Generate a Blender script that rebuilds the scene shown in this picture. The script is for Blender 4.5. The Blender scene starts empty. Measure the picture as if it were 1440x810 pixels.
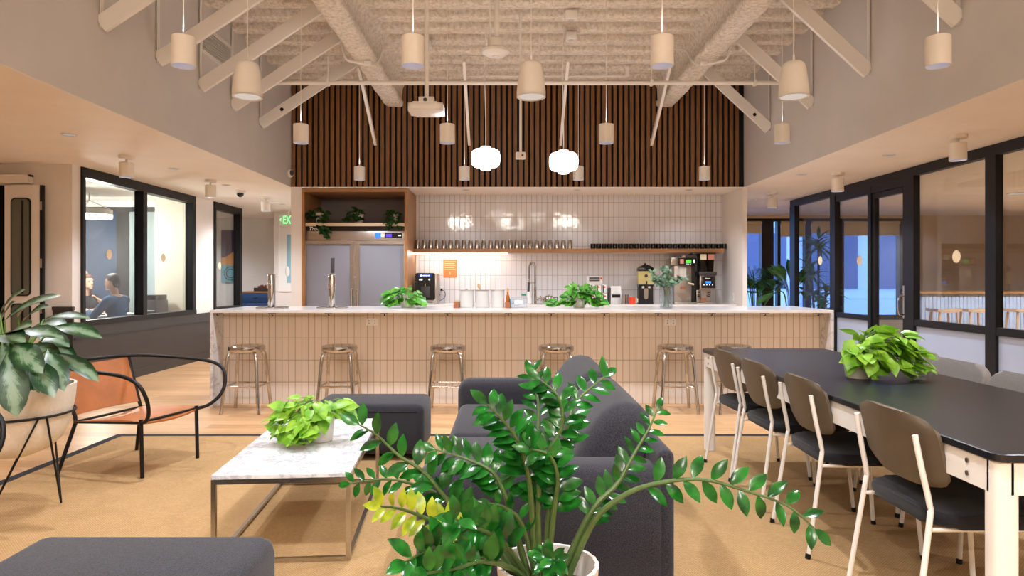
import bpy, bmesh, math, random
from mathutils import Vector, Matrix, noise
PI = math.pi
R = random.Random(7)
SC = bpy.context.scene
COL = SC.collection

# ------------------------------------------------------------------ helpers
F, CX, CY, EYE = 960.0, 714.0, 392.0, 1.28          # the lens, in pixels of the 1440 x 810 frame


def at(px, py, Y):
    return Vector(((px - CX) * Y / F, Y, EYE - (py - CY) * Y / F))


def lin(c):
    def f(v):
        v /= 255.0
        return v / 12.92 if v <= 0.04045 else ((v + 0.055) / 1.055) ** 2.4
    return (f(c[0]), f(c[1]), f(c[2]), 1.0)


ORD = ('first second third fourth fifth sixth seventh eighth ninth tenth eleventh twelfth thirteenth fourteenth fifteenth '
       'sixteenth seventeenth eighteenth nineteenth twentieth twenty-first twenty-second twenty-third twenty-fourth '
       'twenty-fifth twenty-sixth').split()


class MB:
    def __init__(s):
        s.bm = bmesh.new()
        s.uv = s.bm.loops.layers.uv.verify()

    def box(s, x0, x1, y0, y1, z0, z1, bev=0.0, seg=2, M=None):
        vs = [s.bm.verts.new((x, y, z)) for z in (z0, z1) for y in (y0, y1) for x in (x0, x1)]
        fs = [(0, 2, 3, 1), (4, 5, 7, 6), (0, 1, 5, 4), (2, 6, 7, 3), (0, 4, 6, 2), (1, 3, 7, 5)]
        faces = [s.bm.faces.new([vs[i] for i in f]) for f in fs]
        if bev > 0:
            ed = list({e for f in faces for e in f.edges})
            r = bmesh.ops.bevel(s.bm, geom=ed, offset=bev, segments=seg, profile=0.5, affect='EDGES', clamp_overlap=True)
            vs = list({v for f in r['faces'] for v in f.verts} | {v for v in vs if v.is_valid})
        if M is not None:
            bmesh.ops.transform(s.bm, matrix=M, verts=vs)
        return s

    def cbox(s, c, sx, sy, sz, bev=0.0, seg=2, M=None):
        return s.box(c[0] - sx / 2, c[0] + sx / 2, c[1] - sy / 2, c[1] + sy / 2, c[2] - sz / 2, c[2] + sz / 2, bev, seg, M)

    def tube(s, pts, r, n=8, closed=False, caps=True, rs=None):
        pts = [Vector(p) for p in pts]
        k = len(pts)
        rings = []
        up = None
        for i in range(k):
            if closed:
                t = (pts[(i + 1) % k] - pts[i - 1])
            elif i == 0:
                t = pts[1] - pts[0]
            elif i == k - 1:
                t = pts[-1] - pts[-2]
            else:
                t = (pts[i + 1] - pts[i]).normalized() + (pts[i] - pts[i - 1]).normalized()
            t.normalize()
            if up is None:
                up = t.orthogonal().normalized()
            up = (up - t * up.dot(t))
            if up.length < 1e-6:
                up = t.orthogonal()
            up.normalize()
            sd = t.cross(up)
            rr = rs[i] if rs else r
            rings.append([s.bm.verts.new(pts[i] + (up * math.cos(2 * PI * j / n) + sd * math.sin(2 * PI * j / n)) * rr) for j in range(n)])
        m = k if closed else k - 1
        for i in range(m):
            a, b = rings[i], rings[(i + 1) % k]
            for j in range(n):
                s.bm.faces.new((a[j], a[(j + 1) % n], b[(j + 1) % n], b[j]))
        if caps and not closed:
            s.bm.faces.new(list(reversed(rings[0])))
            s.bm.faces.new(rings[-1])
        return s

    def cyl(s, p0, p1, r0, r1=None, n=16):
        return s.tube([p0, p1], r0, n, rs=[r0, r0 if r1 is None else r1])

    def bar(s, p0, p1, w, h, up=(0, 0, 1)):
        p0, p1 = Vector(p0), Vector(p1)
        t = (p1 - p0).normalized()
        sd = t.cross(Vector(up)).normalized()
        u = sd.cross(t)
        v = []
        for p in (p0, p1):
            for a, b in ((-1, -1), (1, -1), (1, 1), (-1, 1)):
                v.append(s.bm.verts.new(p + sd * (a * w / 2) + u * (b * h / 2)))
        for f in ((3, 2, 1, 0), (4, 5, 6, 7), (0, 1, 5, 4), (1, 2, 6, 5), (2, 3, 7, 6), (3, 0, 4, 7)):
            s.bm.faces.new([v[i] for i in f])
        return s

    def lathe(s, prof, c=(0, 0, 0), n=24, M=None):
        c = Vector(c)
        rings = []
        new = []
        for r, z in prof:
            if r < 1e-6:
                v = s.bm.verts.new(c + Vector((0, 0, z)))
                rings.append([v])
            else:
                rings.append([s.bm.verts.new(c + Vector((r * math.cos(2 * PI * j / n), r * math.sin(2 * PI * j / n), z))) for j in range(n)])
            new += rings[-1]
        for a, b in zip(rings, rings[1:]):
            for j in range(n):
                q = (j + 1) % n
                if len(a) == 1 and len(b) == 1:
                    continue
                if len(a) == 1:
                    s.bm.faces.new((a[0], b[j], b[q]))
                elif len(b) == 1:
                    s.bm.faces.new((a[j], b[0], a[q]))
                else:
                    s.bm.faces.new((a[j], b[j], b[q], a[q]))
        if M is not None:
            bmesh.ops.transform(s.bm, matrix=M, verts=new)
        return s

    def ell(s, c, rx, ry, rz, n=16, m=10, M=None):
        A = Matrix.Translation(Vector(c)) @ (M or Matrix.Identity(4)) @ Matrix.Diagonal((rx, ry, rz, 1))
        pr = [(math.sin(PI * i / m) if 0 < i < m else 0.0, -math.cos(PI * i / m)) for i in range(m + 1)]
        return s.lathe(pr, (0, 0, 0), n, A)

    def prism(s, poly, z0, z1, bev=0.0, seg=2, M=None):
        lo = [s.bm.verts.new((x, y, z0)) for x, y in poly]
        hi = [s.bm.verts.new((x, y, z1)) for x, y in poly]
        k = len(poly)
        fa = [s.bm.faces.new(list(reversed(lo))), s.bm.faces.new(hi)]
        for i in range(k):
            s.bm.faces.new((lo[i], lo[(i + 1) % k], hi[(i + 1) % k], hi[i]))
        vs = lo + hi
        if bev > 0:
            ed = list({e for f in fa for e in f.edges})
            r = bmesh.ops.bevel(s.bm, geom=ed, offset=bev, segments=seg, profile=0.5, affect='EDGES', clamp_overlap=True)
            vs = list({v for f in r['faces'] for v in f.verts} | {v for v in vs if v.is_valid})
        if M is not None:
            bmesh.ops.transform(s.bm, matrix=M, verts=vs)
        return s

    def sheet(s, rows, th):
        """a curved sheet through a grid of points, given a thickness"""
        g = [[Vector(p) for p in r] for r in rows]
        a, b = len(g), len(g[0])
        nor = []
        for i in range(a):
            nr = []
            for j in range(b):
                du = g[min(i + 1, a - 1)][j] - g[max(i - 1, 0)][j]
                dv = g[i][min(j + 1, b - 1)] - g[i][max(j - 1, 0)]
                n = du.cross(dv)
                nr.append(n.normalized() if n.length > 1e-9 else Vector((0, 0, 1)))
            nor.append(nr)
        A = [[s.bm.verts.new(g[i][j] + nor[i][j] * th / 2) for j in range(b)] for i in range(a)]
        B = [[s.bm.verts.new(g[i][j] - nor[i][j] * th / 2) for j in range(b)] for i in range(a)]
        for i in range(a - 1):
            for j in range(b - 1):
                s.bm.faces.new((A[i][j], A[i + 1][j], A[i + 1][j + 1], A[i][j + 1]))
                s.bm.faces.new((B[i][j], B[i][j + 1], B[i + 1][j + 1], B[i + 1][j]))
        for i in range(a - 1):
            s.bm.faces.new((A[i][0], B[i][0], B[i + 1][0], A[i + 1][0]))
            s.bm.faces.new((A[i][-1], A[i + 1][-1], B[i + 1][-1], B[i][-1]))
        for j in range(b - 1):
            s.bm.faces.new((A[0][j], A[0][j + 1], B[0][j + 1], B[0][j]))
            s.bm.faces.new((A[-1][j], B[-1][j], B[-1][j + 1], A[-1][j + 1]))
        return s

    PROF = {
        'lance': [0.06, 0.42, 0.80, 1.0, 0.92, 0.62, 0.0],
        'heart': [0.55, 1.0, 0.98, 0.82, 0.58, 0.28, 0.0],
        'round': [0.15, 0.75, 1.0, 1.0, 0.85, 0.5, 0.0],
        'blade': [0.5, 0.9, 1.0, 0.9, 0.7, 0.4, 0.0],
        'broad': [0.10, 0.62, 0.95, 1.0, 0.86, 0.50, 0.0],
    }

    def leaf(s, base, d, nrm, L, W, kind='lance', curl=0.5, fold=0.25, wave=0.0):
        base = Vector(base)
        d = Vector(d).normalized()
        n = Vector(nrm)
        n = n - d * n.dot(d)
        if n.length < 1e-4:
            n = d.orthogonal()
        n.normalize()
        sd = d.cross(n)
        pr = MB.PROF[kind]
        N = len(pr) - 1
        ph = R.uniform(0, 6)
        rows = []
        for i, w in enumerate(pr):
            t = i / N
            if abs(curl) > 1e-3:
                p = base + d * (L * math.sin(curl * t) / curl) - n * (L * (1 - math.cos(curl * t)) / curl)
                nn = n * math.cos(curl * t) + d * math.sin(curl * t)
            else:
                p = base + d * (L * t)
                nn = n
            hw = w * W / 2
            wv = wave * W * math.sin(ph + t * 7)
            if w == 0.0:
                rows.append([s.bm.verts.new(p)])
            else:
                back = d * (-0.16 * L if (kind == 'heart' and i == 0) else 0)
                rows.append([s.bm.verts.new(p - sd * hw + nn * (fold * hw + wv) + back), s.bm.verts.new(p),
                             s.bm.verts.new(p + sd * hw + nn * (fold * hw - wv) + back)])
        for i in range(N):
            a, b = rows[i], rows[i + 1]
            t0, t1 = i / N, (i + 1) / N
            if len(b) == 1:
                q = [((a[0], a[1], b[0]), ((0, t0), (.5, t0), (.5, t1))), ((a[1], a[2], b[0]), ((.5, t0), (1, t0), (.5, t1)))]
            else:
                q = [((a[0], a[1], b[1], b[0]), ((0, t0), (.5, t0), (.5, t1), (0, t1))),
                     ((a[1], a[2], b[2], b[1]), ((.5, t0), (1, t0), (1, t1), (.5, t1)))]
            for vs, uv in q:
                f = s.bm.faces.new(vs)
                for l, u in zip(f.loops, uv):
                    l[s.uv].uv = u
        return s

    def build(s, name, mat, parent=None, loc=None, ang=40, smooth=True, fix=True):
        if fix:
            bmesh.ops.recalc_face_normals(s.bm, faces=s.bm.faces)
        me = bpy.data.meshes.new(name)
        s.bm.to_mesh(me)
        s.bm.free()
        if smooth:
            for p in me.polygons:
                p.use_smooth = True
            me.set_sharp_from_angle(angle=math.radians(ang))
        me.materials.append(mat)
        o = bpy.data.objects.new(name, me)
        COL.objects.link(o)
        if parent is not None:
            o.parent = parent
        if loc is not None:
            o.location = loc
        return o


def thing(name, label, cat, loc=(0, 0, 0), rz=0.0, group=None):
    o = bpy.data.objects.new(name, None)
    o.empty_display_size = 0.1
    COL.objects.link(o)
    o.location = loc
    o.rotation_euler = (0, 0, rz)
    tag(o, label, cat, group)
    return o


def tag(o, label=None, cat=None, group=None, kind=None):
    if label:
        o['label'] = label
    if cat:
        o['category'] = cat
    if group:
        o['group'] = group
    if kind:
        o['kind'] = kind
    return o


def struct(o):
    o['kind'] = 'structure'
    return o


def kids(o):
    return [c for c in COL.objects if c.parent == o]


def copy_tree(o, parent=None, loc=None, rz=None, label=None):
    c = o.copy()
    COL.objects.link(c)
    if parent is not None:
        c.parent = parent
    if loc is not None:
        c.location = loc
    if rz is not None:
        c.rotation_euler = (0, 0, rz)
    if label:
        c['label'] = label
    for ch in kids(o):
        copy_tree(ch, c)
    return c


def text(name, body, size, mat, parent, loc, rot=(PI / 2, 0, 0), ext=0.0008, shear=0.0, align='CENTER', bold=0.0):
    cu = bpy.data.curves.new(name, 'FONT')
    cu.body = body
    cu.size = size
    cu.extrude = ext
    cu.shear = shear
    cu.offset = bold
    cu.align_x = align
    cu.align_y = 'CENTER'
    tmp = bpy.data.objects.new('tmp', cu)
    COL.objects.link(tmp)
    dg = bpy.context.evaluated_depsgraph_get()
    me = bpy.data.meshes.new_from_object(tmp.evaluated_get(dg))
    bpy.data.objects.remove(tmp)
    bpy.data.curves.remove(cu)
    me.materials.clear()
    me.materials.append(mat)
    o = bpy.data.objects.new(name, me)
    COL.objects.link(o)
    o.parent = parent
    o.location = loc
    o.rotation_euler = rot
    return o


def smooth_pts(pts, n=6, closed=False):
    """Catmull-Rom through the points"""
    P = [Vector(p) for p in pts]
    k = len(P)
    out = []
    m = k if closed else k - 1
    for i in range(m):
        if closed:
            a, b, c, d = P[i - 1], P[i], P[(i + 1) % k], P[(i + 2) % k]
        else:
            a, b, c, d = P[max(i - 1, 0)], P[i], P[i + 1], P[min(i + 2, k - 1)]
        for j in range(n):
            t = j / n
            out.append(0.5 * ((2 * b) + (c - a) * t + (2 * a - 5 * b + 4 * c - d) * t * t + (3 * b - a - 3 * c + d) * t ** 3))
    if not closed:
        out.append(P[-1])
    return out


# ------------------------------------------------------------------ materials
class NT:
    def __init__(s, name):
        s.m = bpy.data.materials.new(name)
        s.m.use_nodes = True
        s.t = s.m.node_tree
        s.t.nodes.clear()
        s.out = s.n('ShaderNodeOutputMaterial')

    def n(s, ty, **kw):
        nd = s.t.nodes.new(ty)
        for k, v in kw.items():
            setattr(nd, k, v)
        return nd

    def l(s, a, b):
        s.t.links.new(a, b)

    def bsdf(s, col=None, rough=0.5, metal=0.0, spec=0.5, coat=0.0):
        b = s.n('ShaderNodeBsdfPrincipled')
        if col is not None:
            b.inputs['Base Color'].default_value = col
        b.inputs['Roughness'].default_value = rough
        b.inputs['Metallic'].default_value = metal
        b.inputs['Specular IOR Level'].default_value = spec
        b.inputs['Coat Weight'].default_value = coat
        s.l(b.outputs[0], s.out.inputs[0])
        return b

    def coord(s, kind='Object', scale=(1, 1, 1)):
        tc = s.n('ShaderNodeTexCoord')
        mp = s.n('ShaderNodeMapping')
        mp.inputs['Scale'].default_value = scale
        s.l(tc.outputs[kind], mp.inputs[0])
        return mp.outputs[0]

    def noise(s, vec, scale, detail=3, rough=0.5):
        x = s.n('ShaderNodeTexNoise')
        x.inputs['Scale'].default_value = scale
        x.inputs['Detail'].default_value = detail
        x.inputs['Roughness'].default_value = rough
        if vec is not None:
            s.l(vec, x.inputs['Vector'])
        return x

    def ramp(s, fac, stops):
        r = s.n('ShaderNodeValToRGB')
        while len(r.color_ramp.elements) < len(stops):
            r.color_ramp.elements.new(0.5)
        for e, (p, c) in zip(r.color_ramp.elements, stops):
            e.position = p
            e.color = c
        s.l(fac, r.inputs[0])
        return r

    def bump(s, h, b, strength=0.3, dist=0.01):
        x = s.n('ShaderNodeBump')
        x.inputs['Strength'].default_value = strength
        x.inputs['Distance'].default_value = dist
        s.l(h, x.inputs['Height'])
        s.l(x.outputs[0], b.inputs['Normal'])
        return x


def plain(name, rgb, rough=0.5, metal=0.0, spec=0.5, coat=0.0, var=0.0, vs=6.0, bump=0.0, bs=60.0, bd=0.003):
    t = NT(name)
    c = lin(rgb)
    b = t.bsdf(c, rough, metal, spec, coat)
    if var > 0 or bump > 0:
        v = t.coord()
    if var > 0:
        nz = t.noise(v, vs, 4, 0.6)
        lo = tuple(x * (1 - var) for x in c[:3]) + (1,)
        hi = tuple(min(1, x * (1 + var)) for x in c[:3]) + (1,)
        r = t.ramp(nz.outputs[0], [(0.3, lo), (0.7, hi)])
        t.l(r.outputs[0], b.inputs['Base Color'])
    if bump > 0:
        nz = t.noise(v, bs, 3, 0.6)
        t.bump(nz.outputs[0], b, bump, bd)
    return t.m


def emis(name, rgb, strength):
    t = NT(name)
    e = t.n('ShaderNodeEmission')
    e.inputs[0].default_value = lin(rgb)
    e.inputs[1].default_value = strength
    t.l(e.outputs[0], t.out.inputs[0])
    return t.m


def glass(name, tint=(235, 240, 240), refl=1.0, rough=0.0, haze=0.0, hazecol=(220, 225, 225)):
    """thin sheet glass: clear transmission plus a Fresnel mirror, a share of frosting when asked"""
    t = NT(name)
    tr = t.n('ShaderNodeBsdfTransparent')
    tr.inputs[0].default_value = lin(tint)
    gl = t.n('ShaderNodeBsdfGlossy')
    gl.inputs['Roughness'].default_value = rough
    fr = t.n('ShaderNodeFresnel')
    ge = t.n('ShaderNodeNewGeometry')
    io = t.n('ShaderNodeMath', operation='MULTIPLY_ADD')
    io.inputs[1].default_value = 1 / 1.5 - 1.5
    io.inputs[2].default_value = 1.5
    t.l(ge.outputs['Backfacing'], io.inputs[0])
    t.l(io.outputs[0], fr.inputs[0])
    mul = t.n('ShaderNodeMath', operation='MULTIPLY')
    mul.inputs[1].default_value = refl
    t.l(fr.outputs[0], mul.inputs[0])
    mx = t.n('ShaderNodeMixShader')
    t.l(mul.outputs[0], mx.inputs[0])
    if haze > 0:
        df = t.n('ShaderNodeBsdfDiffuse')
        df.inputs[0].default_value = lin(hazecol)
        tl = t.n('ShaderNodeBsdfTranslucent')
        tl.inputs[0].default_value = lin(hazecol)
        m0 = t.n('ShaderNodeMixShader')
        m0.inputs[0].default_value = 0.5
        t.l(df.outputs[0], m0.inputs[1])
        t.l(tl.outputs[0], m0.inputs[2])
        m2 = t.n('ShaderNodeMixShader')
        m2.inputs[0].default_value = haze
        t.l(tr.outputs[0], m2.inputs[1])
        t.l(m0.outputs[0], m2.inputs[2])
        t.l(m2.outputs[0], mx.inputs[1])
    else:
        t.l(tr.outputs[0], mx.inputs[1])
    t.l(gl.outputs[0], mx.inputs[2])
    t.l(mx.outputs[0], t.out.inputs[0])
    return t.m


def brick(t, vec, w, h, mortar, off, c1, c2, cm, freq=2):
    b = t.n('ShaderNodeTexBrick')
    b.offset = off
    b.offset_frequency = freq
    b.inputs['Scale'].default_value = 1.0
    b.inputs['Brick Width'].default_value = w
    b.inputs['Row Height'].default_value = h
    b.inputs['Mortar Size'].default_value = mortar
    b.inputs['Mortar Smooth'].default_value = 0.15
    b.inputs['Color1'].default_value = c1
    b.inputs['Color2'].default_value = c2
    b.inputs['Mortar'].default_value = cm
    t.l(vec, b.inputs['Vector'])
    return b


def tile_mat(name, rgb, rgb2, grout, w, h, rough=0.12):
    t = NT(name)
    b = t.bsdf(None, rough)
    tc = t.n('ShaderNodeTexCoord')
    sp = t.n('ShaderNodeSeparateXYZ')
    cb = t.n('ShaderNodeCombineXYZ')
    t.l(tc.outputs['Object'], sp.inputs[0])
    ad = t.n('ShaderNodeMath', operation='ADD')
    t.l(sp.outputs[0], ad.inputs[0])
    t.l(sp.outputs[1], ad.inputs[1])
    t.l(ad.outputs[0], cb.inputs[0])
    t.l(sp.outputs[2], cb.inputs[1])
    br = brick(t, cb.outputs[0], w, h, 0.0035, 0.0, lin(rgb), lin(rgb2), lin(grout))
    t.l(br.outputs[0], b.inputs['Base Color'])
    inv = t.n('ShaderNodeMath', operation='SUBTRACT')
    inv.inputs[0].default_value = 1.0
    t.l(br.outputs['Fac'], inv.inputs[1])
    nz = t.noise(tc.outputs['Object'], 9.0, 2)
    mm = t.n('ShaderNodeMath', operation='MULTIPLY_ADD')
    mm.inputs[1].default_value = 0.5
    t.l(nz.outputs[0], mm.inputs[0])
    t.l(inv.outputs[0], mm.inputs[2])
    t.bump(mm.outputs[0], b, 0.35, 0.004)
    ro = t.n('ShaderNodeMath', operation='MULTIPLY_ADD')
    ro.inputs[1].default_value = 0.6
    ro.inputs[2].default_value = rough
    t.l(br.outputs['Fac'], ro.inputs[0])
    t.l(ro.outputs[0], b.inputs['Roughness'])
    return t.m


def wood(name, a, c, scale=(1.5, 14, 14), rough=0.4, nscale=3.0):
    t = NT(name)
    b = t.bsdf(None, rough)
    v = t.coord('Object', scale)
    nz = t.noise(v, nscale, 5, 0.6)
    r = t.ramp(nz.outputs[0], [(0.28, lin(a)), (0.72, lin(c))])
    t.l(r.outputs[0], b.inputs['Base Color'])
    t.bump(nz.outputs[0], b, 0.08, 0.003)
    return t.m


def floor_mat():
    t = NT('oak planks')
    b = t.bsdf(None, 0.34)
    tc = t.n('ShaderNodeTexCoord')
    br = brick(t, tc.outputs['Object'], 1.9, 0.15, 0.0015, 0.37, (0.2, 0.2, 0.2, 1), (0.8, 0.8, 0.8, 1), (0.0, 0.0, 0.0, 1), 3)
    mp = t.n('ShaderNodeMapping')
    mp.inputs['Scale'].default_value = (1.2, 11, 1)
    t.l(tc.outputs['Object'], mp.inputs[0])
    nz = t.noise(mp.outputs[0], 2.2, 6, 0.62)
    mix = t.n('ShaderNodeMix', data_type='RGBA')
    mix.inputs[0].default_value = 0.38
    t.l(nz.outputs[0], mix.inputs[6])
    t.l(br.outputs[0], mix.inputs[7])
    r = t.ramp(mix.outputs[2], [(0.05, lin((122, 88, 58))), (0.30, lin((178, 134, 90))), (0.52, lin((204, 160, 114))), (0.80, lin((220, 182, 140)))])
    t.l(r.outputs[0], b.inputs['Base Color'])
    t.bump(nz.outputs[0], b, 0.06, 0.003)
    return t.m


def rug_mat():
    t = NT('sisal weave')
    b = t.bsdf(None, 0.95, spec=0.1)
    tc = t.n('ShaderNodeTexCoord')
    br = brick(t, tc.outputs['Object'], 0.014, 0.007, 0.0012, 0.5, lin((202, 168, 122)), lin((186, 150, 105)), lin((146, 114, 76)))
    nz = t.noise(tc.outputs['Object'], 5.0, 4, 0.6)
    mx = t.n('ShaderNodeMix', data_type='RGBA', blend_type='MULTIPLY')
    mx.inputs[0].default_value = 0.35
    t.l(br.outputs[0], mx.inputs[6])
    rr = t.ramp(nz.outputs[0], [(0.3, (0.72, 0.72, 0.72, 1)), (0.7, (1, 1, 1, 1))])
    t.l(rr.outputs[0], mx.inputs[7])
    t.l(mx.outputs[2], b.inputs['Base Color'])
    t.bump(br.outputs['Fac'], b, -0.5, 0.002)
    return t.m


def marble_mat():
    t = NT('white marble')
    b = t.bsdf(None, 0.16)
    v = t.coord('Object', (1, 1, 1))
    w = t.noise(v, 3.0, 6, 0.65)
    ad = t.n('ShaderNodeVectorMath', operation='MULTIPLY_ADD')
    ad.inputs[1].default_value = (0.5, 0.5, 0.5)
    t.l(w.outputs['Color'], ad.inputs[0])
    t.l(v, ad.inputs[2])
    wv = t.n('ShaderNodeTexNoise')
    wv.inputs['Scale'].default_value = 5.0
    wv.inputs['Detail'].default_value = 5
    t.l(ad.outputs[0], wv.inputs['Vector'])
    r = t.ramp(wv.outputs[0], [(0.36, lin((218, 217, 218))), (0.47, lin((208, 207, 209))), (0.505, lin((174, 174, 180))), (0.54, lin((212, 211, 213))), (0.7, lin((222, 221, 221)))])
    t.l(r.outputs[0], b.inputs['Base Color'])
    return t.m


def fabric(name, a, c, scale=900.0, rough=0.95):
    t = NT(name)
    b = t.bsdf(None, rough, spec=0.15)
    b.inputs['Sheen Weight'].default_value = 0.15
    b.inputs['Sheen Roughness'].default_value = 0.5
    v = t.coord()
    n1 = t.noise(v, scale * 0.28, 2, 0.7)
    r = t.ramp(n1.outputs[0], [(0.32, lin(a)), (0.68, lin(c))])
    t.l(r.outputs[0], b.inputs['Base Color'])
    t.bump(n1.outputs[0], b, 0.35, 0.003)
    return t.m


def leaf_mat(name, a, c, rough=0.32, trans=0.2, vs=14.0, spec=0.5):
    t = NT(name)
    b = t.n('ShaderNodeBsdfPrincipled')
    b.inputs['Roughness'].default_value = rough
    b.inputs['Specular IOR Level'].default_value = spec
    v = t.coord()
    nz = t.noise(v, vs, 2, 0.5)
    r = t.ramp(nz.outputs[0], [(0.35, lin(a)), (0.65, lin(c))])
    t.l(r.outputs[0], b.inputs['Base Color'])
    tl = t.n('ShaderNodeBsdfTranslucent')
    t.l(r.outputs[0], tl.inputs[0])
    mx = t.n('ShaderNodeMixShader')
    mx.inputs[0].default_value = trans
    t.l(b.outputs[0], mx.inputs[1])
    t.l(tl.outputs[0], mx.inputs[2])
    t.l(mx.outputs[0], t.out.inputs[0])
    return t.m


def aglaonema_mat():
    """dark margin, silver centre broken by green veins"""
    t = NT('silver variegated leaf')
    b = t.bsdf(None, 0.34)
    uv = t.n('ShaderNodeTexCoord')
    sp = t.n('ShaderNodeSeparateXYZ')
    t.l(uv.outputs['UV'], sp.inputs[0])
    s1 = t.n('ShaderNodeMath', operation='SUBTRACT')
    s1.inputs[1].default_value = 0.5
    t.l(sp.outputs[0], s1.inputs[0])
    ab = t.n('ShaderNodeMath', operation='ABSOLUTE')
    t.l(s1.outputs[0], ab.inputs[0])
    wv = t.n('ShaderNodeMath', operation='MULTIPLY_ADD')      # veins slant towards the tip
    wv.inputs[1].default_value = -1.1
    t.l(ab.outputs[0], wv.inputs[0])
    t.l(sp.outputs[1], wv.inputs[2])
    cb = t.n('ShaderNodeCombineXYZ')
    t.l(wv.outputs[0], cb.inputs[0])
    mp = t.n('ShaderNodeMapping')
    mp.inputs['Scale'].default_value = (22, 1, 1)
    t.l(cb.outputs[0], mp.inputs[0])
    oc = t.n('ShaderNodeTexCoord')
    n0 = t.noise(oc.outputs['Object'], 22.0, 2, 0.6)
    vn = t.noise(mp.outputs[0], 1.0, 2, 0.6)
    a1 = t.n('ShaderNodeMath', operation='MULTIPLY_ADD')
    a1.inputs[1].default_value = 0.55
    t.l(vn.outputs[0], a1.inputs[0])
    t.l(ab.outputs[0], a1.inputs[2])
    a2 = t.n('ShaderNodeMath', operation='MULTIPLY_ADD')
    a2.inputs[1].default_value = 0.5
    t.l(n0.outputs[0], a2.inputs[0])
    t.l(a1.outputs[0], a2.inputs[2])
    r = t.ramp(a2.outputs[0], [(0.60, lin((118, 142, 114))), (0.70, lin((88, 118, 84))), (0.77, lin((38, 76, 38))), (0.95, lin((20, 54, 24)))])
    t.l(r.outputs[0], b.inputs['Base Color'])
    return t.m


def foam_mat():
    t = NT('sprayed white fireproofing')
    b = t.bsdf(None, 0.9, spec=0.2)
    v = t.coord()
    n1 = t.noise(v, 26.0, 4, 0.7)
    r = t.ramp(n1.outputs[0], [(0.30, lin((196, 184, 168))), (0.6, lin((238, 230, 218)))])
    t.l(r.outputs[0], b.inputs['Base Color'])
    t.bump(n1.outputs[0], b, 0.9, 0.022)
    return t.m


def wall_paint(name, rgb):
    return plain(name, rgb, 0.75, spec=0.25, var=0.03, vs=2.0, bump=0.06, bs=140, bd=0.001)


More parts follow.
